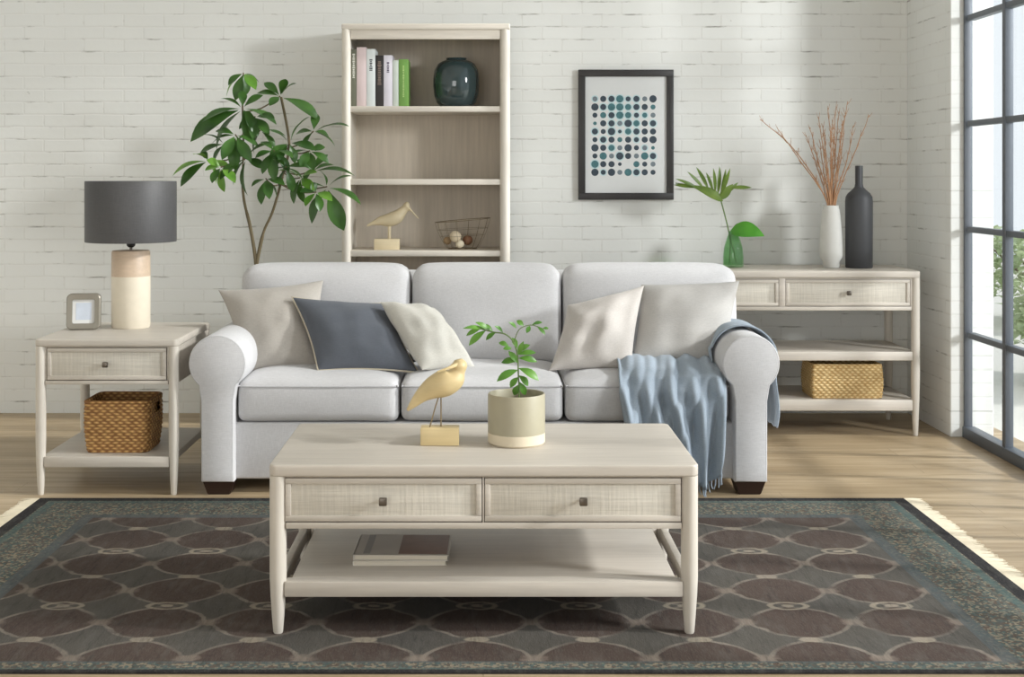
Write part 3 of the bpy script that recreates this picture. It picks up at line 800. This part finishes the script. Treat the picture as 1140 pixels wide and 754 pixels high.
# wire bowl with balls
cx, cy, z0 = (515 - VX) * 6.80 / F, 6.80, SHZ[2]
t = thing('wire_bowl', 'open wire bowl holding small balls on the bookcase shelf', 'bowl', (cx, cy, z0))
b = BM()
def ring(r, z, tilt=0.0, n=48): return [(cx + r * math.cos(2 * math.pi * k / n), cy + r * 0.85 * math.sin(2 * math.pi * k / n), z + tilt * math.cos(2 * math.pi * k / n)) for k in range(n)]
tube(b, ring(0.145, z0 + 0.15, 0.012), 0.0018, 6, closed=True); obj('rim', b, WIRE, t)
b = BM(); tube(b, ring(0.075, z0 + 0.003), 0.002, 6, closed=True)
for rr, zz in ((0.115, 0.07), (0.132, 0.105)): tube(b, ring(rr, z0 + zz, 0.006), 0.0009, 5, closed=True)
for k in range(14):
    a = 2 * math.pi * k / 14
    tube(b, spline([(cx + r * math.cos(a), cy + r * 0.85 * math.sin(a), z0 + z + (0.012 * math.cos(a) * z / 0.15)) for r, z in ((0.02, 0.003), (0.075, 0.004), (0.105, 0.045), (0.13, 0.10), (0.145, 0.15))], 4), 0.0009, 5)
obj('wire_basket', b, WIRE, t)
for (px, py, r, rgb, lb, yy) in ((507, 263.5, 0.030, (222, 206, 178), 'large cream ball resting in the wire bowl', 6.745), (512, 271.5, 0.022, (226, 214, 188), 'small cream ball at the bottom front of the wire bowl', 6.735),
                             (520.5, 267.5, 0.026, (132, 92, 66), 'brown wooden ball in the wire bowl', 6.79), (498, 268, 0.021, (176, 148, 112), 'tan ball at the left of the wire bowl', 6.80)):
    c = at(px, py, yy); b = BM(); bmesh.ops.create_uvsphere(b, u_segments=28, v_segments=18, radius=r, matrix=Matrix.Translation(c))
    for v in b.verts: v.co += (v.co - c).normalized() * 0.0012 * noise.noise(v.co * 60)
    zmin = z0 + 0.0045 + r
    if c.z < zmin: bmesh.ops.translate(b, verts=b.verts, vec=(0, 0, zmin - c.z))
    tag(obj('decorative_ball', b, plain('ball_wood', rgb, 0.6), None, (c.x, c.y, max(c.z, zmin)), smooth=0), lb, 'ball', 'balls in the wire bowl')

# ------------------------------------------------------------------ umbrella tree behind the sofa
tree = thing('umbrella_tree', 'tall potted umbrella tree with dark green palmate leaves between lamp and bookcase', 'houseplant', (at(285, 300, 6.42).x, 6.42, 0))
tx = at(285, 300, 6.42).x
b = BM(); lathe(b, tx, 6.42, [(0.10, 0), (0.115, 0.01), (0.14, 0.27), (0.146, 0.30), (0.14, 0.302), (0.132, 0.26), (0.11, 0.24)], 36); obj('pot', b, POTB, tree)
b = BM(); lathe(b, tx, 6.42, [(0.12, 0.235), (0.134, 0.262), (0.05, 0.268)], 24); obj('soil', b, SOIL, tree)
b = BM(); D = 6.42
tr = at(285, 297, D); base = Vector((tx, D, 0.25))
def T(px, py, dd=D): return at(px, py, dd)
tube(b, spline([base, Vector((tx - 0.005, D, 0.6)), tr, T(279, 255), T(272, 225), T(270, 200), T(271, 160), T(270, 120), T(271, 84)], 6), [0.013] * 12 + [0.0085] * 10 + [0.007] * 10 + [0.0045] * 17, 8)
tube(b, spline([tr, T(293, 260), T(303, 237), T(310, 214), T(316, 190), T(322, 160), T(313, 108)], 6), [0.009] * 6 + [0.0065] * 31, 8)
CL = [  # palmate clusters: hub, depth, leaflet tips, bright?
 ((271, 81), 6.38, [(252, 108), (262, 112), (274, 106), (285, 100), (288, 92), (254, 95)], 1),
 ((270, 120), 6.30, [(245, 110), (269, 101), (293, 106), (225, 136), (212, 158), (241, 168), (279, 158), (287, 152), (308, 139)], 0),
 ((312, 107), 6.40, [(294, 92), (330, 93), (286, 104), (355, 134), (318, 88), (300, 118)], 0),
 ((349, 146), 6.36, [(389, 141), (373, 163), (329, 150), (352, 126), (338, 165), (366, 152)], 0),
 ((322, 159), 6.28, [(301, 146), (345, 130), (352, 168), (300, 176), (328, 182), (306, 186)], 0),
 ((232, 178), 6.34, [(192, 196), (201, 208), (215, 172), (228, 174), (256, 190), (240, 205)], 1),
 ((273, 176), 6.26, [(260, 206), (276, 218), (245, 200), (300, 160), (296, 188), (252, 168)], 0),
 ((296, 199), 6.22, [(291, 228), (308, 221), (280, 208), (317, 206), (300, 222)], 0),
 ((334, 198), 6.28, [(327, 227), (339, 226), (310, 190), (353, 192), (316, 206), (350, 212)], 1),
 ((364, 208), 6.25, [(347, 249), (383, 257), (402, 228), (333, 208), (392, 196), (356, 190)], 0),
 ((348, 190), 6.40, [(330, 178), (372, 184), (395, 196), (365, 172), (338, 202)], 0),
 ((290, 145), 6.34, [(262, 160), (283, 172), (318, 152), (306, 166)], 0),
 ((250, 160), 6.36, [(225, 150), (238, 182), (222, 172), (262, 185)], 0),
 ((262, 150), 6.24, [(236, 160), (247, 178), (262, 190), (280, 180), (288, 164), (240, 146)], 0),
 ((305, 168), 6.22, [(284, 176), (292, 194), (306, 202), (322, 192), (326, 176), (290, 158)], 0),
 ((318, 186), 6.20, [(300, 194), (312, 212), (326, 214), (338, 202), (340, 186), (304, 178)], 0),
 ((345, 168), 6.24, [(326, 172), (334, 186), (350, 190), (366, 182), (362, 164)], 0),
 ((246, 186), 6.24, [(228, 190), (236, 204), (250, 214), (262, 204), (230, 178)], 1),
 ((284, 130), 6.30, [(266, 144), (282, 156), (300, 150), (306, 132), (270, 128)], 0),
 ((352, 214), 6.22, [(334, 214), (340, 230), (356, 236), (370, 224), (346, 204)], 1)]
stems = [T(270, 125), T(270, 150), T(271, 170), T(314, 190), T(320, 165), T(312, 205)]
lf = BM(); lf2 = BM()
for (hub, dd, tips, br) in CL:
    h = T(hub[0], hub[1], dd)
    st = min(stems, key=lambda q: (q - h).length)
    if (st - h).length > 0.03:
        mid = (st + h) / 2 + Vector((0, 0, -0.02)); tube(b, spline([st, mid, h], 4), 0.0035, 6)
    for (px, py) in tips:
        q = T(px, py, dd + random.uniform(-0.10, 0.06)); L = (q - h).length
        if L < 0.05: q = h + (q - h).normalized() * 0.05
        leaf(lf2 if (br and random.random() < 0.7) else lf, h + (q - h) * 0.08, q, max(0.046, 0.36 * L), arch=0.10, up=Vector((random.uniform(-.3, .3), -0.55, 1)), fold=0.2, wide=0.58, twist=random.uniform(-0.4, 0.4), n=9)
obj('trunk', b, STEM, tree)
fo = obj('foliage', lf, LEAF, tree, smooth=0); f2 = obj('young_foliage', lf2, LEAF2, tree, smooth=0); f2['label'] = 'lighter young leaves'

# ------------------------------------------------------------------ side table things
LX, LY = (145.8 - VX) * 5.63 / F, 5.63
lamp = thing('table_lamp', 'table lamp with charcoal drum shade and cream cylinder base on the side table', 'lamp', (LX, LY, ST_TOP))
b = BM(); lathe(b, LX, LY, [(0.078, ST_TOP), (0.082, ST_TOP + 0.006), (0.0825, ST_TOP + 0.222)], 48); obj('base', b, CERAM, lamp)
b = BM(); lathe(b, LX, LY, [(0.0822, ST_TOP + 0.222), (0.081, ST_TOP + 0.325), (0.077, ST_TOP + 0.332), (0.02, ST_TOP + 0.333)], 48); q = obj('base_collar', b, PEACH, lamp); q['label'] = 'pale peach wooden upper part of the base'
b = BM(); lathe(b, LX, LY, [(0.006, ST_TOP + 0.33), (0.006, 0.985)], 16); obj('neck', b, METAL, lamp)
b = BM(); lathe(b, LX, LY, [(0.010, 0.972), (0.018, 0.979), (0.020, 0.990), (0.020, 1.05), (0.016, 1.06)], 20); obj('socket', b, BLACK, lamp)
b = BM(); lathe(b, LX, LY, [(0.190, 0.997), (0.192, 0.9965), (0.193, 1.0), (0.193, 1.255), (0.191, 1.258), (0.189, 1.255), (0.189, 1.0)], 72, cap=(False, False))
o = obj('lamp_shade', b, SHADE, lamp)
b = BM()
for k in range(3):
    a = k * 2.094 + 0.4; tube(b, [(LX, LY, 1.05), (LX + 0.189 * math.cos(a), LY + 0.189 * math.sin(a), 1.05)], 0.0022, 6)
obj('shade_spider', b, METAL, lamp)

pf = thing('picture_frame', 'small rounded pewter picture frame on the side table beside the lamp', 'picture frame', (at(94, 368, 5.53).x, 5.53, ST_TOP))
fx, fy, fa = at(93, 368, 5.53).x, 5.52, R(8)
def frame_pts(hw, hh, r, n=6):
    o = []
    for sx, sz, a0 in ((1, 1, 0), (-1, 1, 90), (-1, -1, 180), (1, -1, 270)):
        for k in range(n + 1):
            a = R(a0 + 90 * k / n); o.append((sx * (hw - r) + r * math.cos(a), sz * (hh - r) + r * math.sin(a)))
    return o
def fr3(x, y, z): 
    zz = z + 0.076; lean = 0.12 * zz
    return Vector((fx + x * math.cos(fa) - (y + lean) * math.sin(fa), fy + x * math.sin(fa) + (y + lean) * math.cos(fa), ST_TOP + 0.002 + zz))
b = BM(); o1, o2 = frame_pts(0.070, 0.0755, 0.022), frame_pts(0.046, 0.0505, 0.008); n = len(o1)
o0 = frame_pts(0.066, 0.0715, 0.020)
loops = [[b.verts.new(fr3(x, y, z)) for x, z in L] for L, y in ((o1, 0.03), (o1, 0.004), (o0, 0.0), (o2, 0.004), (o2, 0.03))]
for i in range(5):
    A, B_ = loops[i], loops[(i + 1) % 5]
    for k in range(n): b.faces.new((A[k], A[(k + 1) % n], B_[(k + 1) % n], B_[k]))
obj('frame', b, PEWT, pf)
b = BM(); L = [[b.verts.new(fr3(x, y, z)) for x, z in frame_pts(0.047, 0.0515, 0.008)] for y in (0.012, 0.028)]
b.faces.new(L[0]); b.faces.new(L[1][::-1])
for k in range(n): b.faces.new((L[0][k], L[0][(k + 1) % n], L[1][(k + 1) % n], L[1][k]))
obj('mat', b, PAPER, pf)
b = BM(); b.faces.new([b.verts.new(fr3(x, 0.0112, z)) for x, z in ((-0.032, -0.036), (0.032, -0.036), (0.032, 0.036), (-0.032, 0.036))])
q = obj('picture', b, plain('pale_photo', (196, 204, 216), 0.4, var=0.15, scale=25), pf)
b = BM(); tube(b, [fr3(0, 0.03, 0.03), fr3(0, 0.075, -0.0745)], 0.004, 6); obj('stand', b, PEWT, pf)

def basket(label, x0, x1, y0, y1, z0, z1, mat, taper=0.0, r=0.03, hole=False, rim=0.008):
    cx, cy = (x0 + x1) / 2, (y0 + y1) / 2
    t = thing('wicker_basket', label, 'basket', (cx, cy, z0))
    def loop(g, k=10):
        o = []; hx, hy = (x1 - x0) / 2 + g, (y1 - y0) / 2 + g
        for sx, sy, a0 in ((1, 1, 0), (-1, 1, 90), (-1, -1, 180), (1, -1, 270)):
            for i in range(k + 1):
                a = R(a0 + 90 * i / k); o.append((cx + sx * (hx - r) + r * math.cos(a), cy + sy * (hy - r) + r * math.sin(a)))
        # subdivide straight sides
        out = []
        for i in range(len(o)):
            p, q = o[i], o[(i + 1) % len(o)]; out.append(p)
            if math.hypot(q[0] - p[0], q[1] - p[1]) > 0.03:
                m = 12
                for j in range(1, m): out.append((p[0] + (q[0] - p[0]) * j / m, p[1] + (q[1] - p[1]) * j / m))
        return out
    b = BM(); hh = z1 - z0; M = 22
    zs = [(z0 + hh * i / M, -taper * (1 - i / M)) for i in range(M + 1)]
    rings = []
    def bulge(f): return 0.006 * math.sin(math.pi * f)
    for z, g in zs: rings.append([b.verts.new((x, y, z)) for x, y in loop(g + bulge((z - z0) / hh) + 0.0016 * (1 if round((z - z0) / hh * M) % 2 else -1))])
    inner = [[b.verts.new((x, y, z)) for x, y in loop(g - 0.010)] for z, g in zs]
    n = len(rings[0])
    def ishole(i, k):
        if not hole: return False
        c = rings[i][k].co
        return c.x > x1 - 0.012 - taper and abs(c.y - cy) < 0.036 and 0.70 < (c.z - z0) / hh < 0.87
    for i in range(M):
        for k in range(n):
            k2 = (k + 1) % n
            if ishole(i, k): continue
            b.faces.new((rings[i][k], rings[i][k2], rings[i + 1][k2], rings[i + 1][k]))
            b.faces.new((inner[i][k2], inner[i][k], inner[i + 1][k], inner[i + 1][k2]))
    for k in range(n): b.faces.new((rings[M][k], rings[M][(k + 1) % n], inner[M][(k + 1) % n], inner[M][k]))
    b.faces.new(rings[0][::-1])
    obj('basket_body', b, mat, t, smooth=60)
    b = BM(); tube(b, [(x, y, z1) for x, y in loop(-0.004)], rim, 8, closed=True); obj('rim', b, mat, t)
    return t
basket('brown woven seagrass basket with handle hole on the side table shelf', at(92, 500, 5.28).x, at(166, 500, 5.28).x, 5.28, 5.52, 0.155, 0.36, BASK, 0.008, 0.032, True)
basket('pale rectangular rush basket on the bottom shelf of the console table', at(905, 440, 6.44).x, at(982.5, 440, 6.44).x, 6.44, 6.66, 0.178, 0.343, BASK2, 0.0, 0.012, False, 0.006)

# ------------------------------------------------------------------ coffee table things
PX, PY = (575 - VX) * 3.895 / F, 3.895
pp = thing('potted_plant', 'small leafy green plant in a two-tone sage and cream pot on the coffee table', 'houseplant', (PX, PY, CT_TOP))
b = BM(); pr = 0.0855
lathe(b, PX, PY, [(pr - 0.006, CT_TOP), (pr, CT_TOP + 0.006), (pr, CT_TOP + 0.034), (pr, CT_TOP + 0.0345), (pr, CT_TOP + 0.146), (pr - 0.002, CT_TOP + 0.150), (pr - 0.005, CT_TOP + 0.150), (pr - 0.007, CT_TOP + 0.146), (pr - 0.007, CT_TOP + 0.12)], 64, cap=(True, False), mat=1, matf=lambda i: 1 if i < 3 else 0)
obj('pot', b, [POT, POTB], pp)
b = BM(); lathe(b, PX, PY, [(pr - 0.0072, CT_TOP + 0.122), (0.05, CT_TOP + 0.127), (0.01, CT_TOP + 0.13)], 32, cap=(False, True)); obj('soil', b, SOIL, pp)
def Q(px, py, dd=PY): return at(px, py, dd)
b = BM()
tube(b, spline([Vector((PX + 0.006, PY, CT_TOP + 0.12)), Q(578, 437), Q(577, 415), Q(576, 395), Q(571, 380), Q(562, 372), Q(550, 370), Q(535, 366)], 5), 0.0022, 6)
tube(b, spline([Q(572, 382), Q(578, 367), Q(591, 362), Q(604, 366)], 5), 0.0015, 6)
obj('stem', b, GSTEM, pp)
b = BM()
LV = [((577, 412), (553, 425), .026), ((577, 410), (600, 424), .028), ((577, 402), (558, 404), .022), ((577, 399), (598, 403), .022), ((576, 392), (590, 384), .018), ((576, 395), (597, 393), .018),
      ((577, 405), (566, 391), .018), ((578, 428), (572, 440), .02), ((578, 425), (585, 440), .02), ((577, 420), (568, 432), .02), ((577, 418), (588, 430), .022), ((566, 385), (555, 382), .018), ((570, 388), (560, 389), .016),
      ((552, 370), (541, 379), .016), ((541, 368), (522, 385), .022), ((541, 367), (515, 366), .014), ((545, 368), (529, 359), .016), ((549, 370), (538, 361), .014), ((536, 366), (519, 374), .016),
      ((560, 371), (550, 363), .014), ((575, 366), (566, 359), .014), ((583, 363), (575, 357), .016), ((592, 362), (604, 359), .012), ((598, 364), (607, 373), .013), ((590, 363), (586, 371), .014), ((604, 366), (611, 366), .010), ((576, 388), (570, 376), .016), ((577, 395), (583, 380), .016)]
for (a, q, wd) in LV:
    A, E = Q(*a), Q(q[0], q[1], PY + random.uniform(-0.035, 0.02))
    leaf(b, A, E, wd * 1.05, arch=0.12, up=Vector((random.uniform(-.4, .4), -0.9, 0.8)), fold=0.15, n=6, wide=0.55)
obj('foliage', b, LEAF3, pp, smooth=0)

def flat_book(label, x0, x1, y0, y1, z0, z1, rgb, ang, pic=None):
    cx, cy = (x0 + x1) / 2, (y0 + y1) / 2
    t = thing('book', label, 'book', (cx, cy, z0), 'books on the coffee table shelf'); c = 0.002
    rot = (Vector((cx, cy, 0)), ang)
    b = BM(); m = plain('flat_cover', rgb, 0.45, var=0.05, scale=8)
    box(b, x0, x1, y0, y1, z0, z0 + c, 0.0006, 1, rot=rot); box(b, x0, x1, y0, y1, z1 - c, z1, 0.0006, 1, rot=rot); box(b, x0, x0 + 0.003, y0, y1, z0, z1, 0.0006, 1, rot=rot)
    obj('cover', b, m, t)
    b = BM(); box(b, x0 + 0.003, x1 - 0.004, y0 + 0.003, y1 - 0.003, z0 + c, z1 - c, 0, rot=rot); obj('pages', b, plain('flat_pages', (214, 206, 190), 0.9), t)
    if pic:
        b = BM()
        for (u0, u1, v0, v1, mi) in pic: box(b, x0 + (x1 - x0) * u0, x0 + (x1 - x0) * u1, y0 + (y1 - y0) * v0, y0 + (y1 - y0) * v1, z1 - 0.0005, z1 + 0.0004 + mi * 0.0002, 0, rot=rot, mat=mi)
        obj('cover_picture', b, [plain('cover_photo_dark', (58, 46, 42), 0.4, var=0.4, scale=30), plain('cover_photo_brown', (128, 96, 82), 0.4, var=0.25, scale=25), plain('cover_grey_band', (150, 146, 142), 0.4)], t)
zs = 0.156
flat_book('white lower book of the two on the coffee table shelf', -0.378, -0.108, 3.755, 3.975, zs, zs + 0.014, (226, 220, 208), R(1))
flat_book('top book with dark brown cover photo on the coffee table shelf', -0.374, -0.098, 3.757, 3.972, zs + 0.0142, zs + 0.030, (196, 190, 182), R(-1),
          [(0.47, 0.98, 0.06, 0.97, 1), (0.47, 0.98, 0.38, 0.97, 0), (0.10, 0.17, 0.06, 0.97, 2)])

# ------------------------------------------------------------------ wall art
art = thing('wall_art', 'black framed print of blue-green dots hanging on the white brick wall', 'picture', (0.768, DW - 0.02, 1.154))
ax0, ax1, az0, az1 = at(644, 0, 7.0).x, at(750, 0, 7.0).x, at(0, 222.5, 7.0).z, at(0, 77.5, 7.0).z
fw = 0.037; ya, yb = 6.998, DW - 0.001
b = BM()
box(b, ax0, ax1, ya, yb, az1 - fw, az1, 0.002); box(b, ax0, ax1, ya, yb, az0, az0 + fw, 0.002)
box(b, ax0, ax0 + fw, ya, yb, az0 + fw, az1 - fw, 0.002); box(b, ax1 - fw, ax1, ya, yb, az0 + fw, az1 - fw, 0.002)
obj('frame', b, FRAME, art)
b = BM(); box(b, ax0 + fw, ax1 - fw, ya + 0.012, yb - 0.002, az0 + fw, az1 - fw, 0); obj('mat', b, plain('print_paper', (216, 218, 218), 0.7, var=0.02), art)
b = BM(); rows = ["22242334"[::1]]
SZ = ["12242224", "43422332", "23334222", "03310423", "21412223", "23232224", "42324221", "14034413", "31302322", "42324223"]
SZ = ["23342324", "43443332", "23343222", "13324333", "32413333", "23323234", "43324221", "24243243", "43310322", "42424332"]
for r_ in range(10):
    for c_ in range(8):
        k = int(SZ[r_][c_])
        if k == 0: continue
        x = at(662.5 + 9.25 * c_, 0, 7.0).x; z = at(0, 110 + 9.1 * r_, 7.0).z; rad = (0.006, 0.0098, 0.0135, 0.0165, 0.0198)[k]
        tl = (r_ in (1, 2) and c_ in (3, 4)) or (r_ + c_) % 5 == 3
        mi = 1 if tl else (0 if k >= 3 or (r_ + c_) % 3 else 2)
        y = ya + 0.0118 - 0.0001 * ((r_ + c_) % 2)
        b.faces.new([b.verts.new((x + rad * math.cos(q * math.pi / 12), y, z + rad * math.sin(q * math.pi / 12))) for q in range(24)]).material_index = mi
        if (r_ * 3 + c_) % 4 == 0 or 2 <= c_ <= 5 and r_ < 5:
            rr = rad + 0.006
            b.faces.new([b.verts.new((x + rr * math.cos(q * math.pi / 12), y + 0.00015, z + rr * math.sin(q * math.pi / 12))) for q in range(24)]).material_index = 3
obj('print', b, [plain('ink_navy', (52, 66, 78), 0.6, var=0.5, scale=60), plain('ink_teal', (66, 112, 118), 0.6, var=0.4, scale=60), plain('ink_grey', (112, 124, 132), 0.6, var=0.3, scale=60), plain('ink_wash', (188, 212, 216), 0.7)], art)

# ------------------------------------------------------------------ console table things
gx, gy = (815.5 - VX) * 6.72 / F, 6.70
b = BM()
lathe(b, gx, gy, [(0.046, CO_TOP), (0.052, CO_TOP + 0.005), (0.052, CO_TOP + 0.05), (0.047, CO_TOP + 0.10), (0.034, CO_TOP + 0.145), (0.024, CO_TOP + 0.172), (0.024, CO_TOP + 0.184), (0.021, CO_TOP + 0.184), (0.021, CO_TOP + 0.17), (0.03, CO_TOP + 0.14), (0.044, CO_TOP + 0.10), (0.048, CO_TOP + 0.05), (0.046, CO_TOP + 0.012)], 40)
tag(obj('glass_vase', b, GREENG, None, (gx, gy, CO_TOP), smooth=60), 'small green glass bottle vase holding leaves on the console table', 'vase')
def G(px, py, dd=6.70): return at(px, py, dd)
t = thing('fan_leaf_stem', 'fan-shaped green palm leaf on a long stem in the green bottle', 'leaf', (G(819, 293).x, 6.70, CO_TOP + 0.014))
b = BM(); tube(b, spline([G(820, 293), G(817, 280), G(813, 266), G(810, 252), G(806, 236), G(802, 221)], 5), 0.0035, 6); obj('stem', b, GSTEM, t)
b = BM(); hb = G(802, 221)
rach = spline([G(803, 222), G(797, 213), G(785, 209), G(768, 206), G(752, 204)], 6)
tube(b, rach, 0.003, 5)
fans = [((801, 219), (813, 187), .019), ((799, 217), (801, 185), .019), ((796, 215), (794, 187), .017), ((794, 214), (786, 192), .016), ((789, 212), (775, 186), .019), ((784, 211), (765, 191), .016),
        ((778, 210), (752, 199), .016), ((776, 209), (750, 206), .018), ((804, 219), (822, 203), .017), ((812, 209), (837, 209), .018), ((802, 218), (808, 188), .017), ((790, 213), (768, 207), .02)]
for a, q, wd in fans: leaf(b, G(*a), G(q[0], q[1], 6.70 + random.uniform(-0.05, 0.03)), wd * 1.15, arch=0.06, up=Vector((0.2, -1, 0.3)), fold=0.12, n=8, wide=0.5)
leaf(b, G(805, 224), G(770, 207), 0.055, arch=0.10, up=Vector((0.2, -1, 0.5)), fold=0.1, n=10, wide=0.4)
leaf(b, G(801, 222), G(816, 205), 0.045, arch=0.05, up=Vector((0.2, -1, 0.3)), fold=0.1, n=8, wide=0.4)
rr_ = spline([G(803, 219), G(812, 208), G(825, 204), G(837, 208, 6.66)], 5)
obj('foliage', b, LEAF5, t, smooth=0)
t = thing('round_leaf_stem', 'broad bright green leaf bending right out of the green bottle', 'leaf', (G(814, 290).x, 6.70, CO_TOP + 0.014))
b = BM(); tube(b, spline([G(812, 293), G(813, 275), G(814, 263), G(818, 252), G(822, 249)], 5), 0.003, 6); obj('stem', b, GSTEM, t)
b = BM(); leaf(b, G(813, 257), G(851, 263, 6.62), 0.10, arch=0.17, up=Vector((0.1, -1, 0.62)), fold=0.1, n=12, wide=0.42); obj('foliage', b, LEAF4, t, smooth=0)

vx, vy = (924 - VX) * 6.66 / F, 6.64; sc = 6.64 / F
def vz(py): return CO_TOP + (296 - py) * sc
b = BM()
lathe(b, vx, vy, [(0.038, CO_TOP), (0.042, CO_TOP + 0.004), (0.042, vz(289)), (0.056, vz(284)), (0.0575, vz(277)), (0.055, vz(262)), (0.050, vz(245)), (0.044, vz(233)), (0.038, vz(228)), (0.036, vz(226.5)), (0.031, vz(227)), (0.034, vz(233)), (0.044, vz(250)), (0.048, vz(278)), (0.03, vz(284))], 48)
wv = tag(obj('ceramic_vase', b, WVASE, None, (vx, vy, CO_TOP), smooth=50), 'matte white ceramic vase holding dried twigs on the console table', 'vase')
bx_, by_ = (955 - VX) * 6.66 / F, 6.64
b = BM()
lathe(b, bx_, by_, [(0.064, CO_TOP), (0.0675, CO_TOP + 0.004), (0.0685, vz(222)), (0.066, vz(217)), (0.055, vz(213)), (0.034, vz(209)), (0.022, vz(206)), (0.019, vz(202)), (0.0195, vz(183)), (0.018, vz(182.3)), (0.014, vz(183)), (0.014, vz(205))], 48)
tag(obj('bottle_vase', b, BVASE, None, (bx_, by_, CO_TOP), smooth=50), 'tall matte charcoal bottle vase at the right end of the console top', 'vase')
TW = [(846, 133, 1), (865, 142, 0), (897, 150, 0), (906, 165, 0), (911, 130, 0), (916, 140, 0), (922, 120, 0), (927, 134, 0), (934, 124, 0), (944, 113, 0), (940, 128, 0), (950, 140, 0), (968, 128, 2), (931, 118, 0), (902, 142, 0), (919, 150, 0), (925, 146, 0), (937, 138, 0), (913, 158, 0), (929, 152, 0)]
for i, (px, py, kd) in enumerate(TW):
    dd = 6.64 + random.uniform(-0.05, 0.06)
    a = Vector((vx + random.uniform(-0.018, 0.018), vy + random.uniform(-0.018, 0.018), vz(281))); m = Vector((vx + (px - 924) * sc * 0.14, vy + (dd - vy) * 0.3, vz(222))); e = at(px, py, dd)
    ml = (m - Vector((vx, vy, m.z)))
    if ml.length > 0.024: ml = ml.normalized() * 0.024; m = Vector((vx, vy, m.z)) + ml
    mid = m.lerp(e, 0.55) + Vector((random.uniform(-.012, .012), 0, 0.02 if kd == 1 else 0))
    if kd == 1: mid = m.lerp(e, 0.55) + Vector((0.02, 0, 0.035))
    lb = {0: 'thin reddish brown dried twig bunched upright in the white vase', 1: 'longest dried twig arching far left out of the white vase', 2: 'dried twig leaning right from the white vase above the charcoal bottle'}[kd]
    if i == 1: lb = 'shorter dried twig leaning left beside the long arching one'
    b = BM(); sp = spline([a, m, mid, e], 8); n = len(sp)
    for k in range(n):
        sp[k] = sp[k] + Vector((noise.noise(Vector((k * 0.5, i * 3, 0))), noise.noise(Vector((k * 0.5, i * 3, 5))), 0)) * 0.006 * (k / n)
    tube(b, sp, [0.0044 - 0.0029 * k / (n - 1) for k in range(n)], 6)
    for k in range(11, n - 1, 2):
        for _ in range(2):
            p0 = sp[k]; dirv = (sp[k + 1] - sp[k]).normalized(); dv = (dirv + Vector((random.uniform(-.8, .8), random.uniform(-.6, .6), 0.1))).normalized()
            L = random.uniform(0.015, 0.05) * (1.2 - 0.5 * k / n)
            tube(b, [p0, p0 + dv * L * 0.5, p0 + dv * L + Vector((0, 0, 0.006))], [0.0013, 0.0011, 0.0008], 4)
    tag(obj('dried_twig', b, TWIG, None, a, smooth=60), lb, 'twig', 'dried twigs in the white vase')
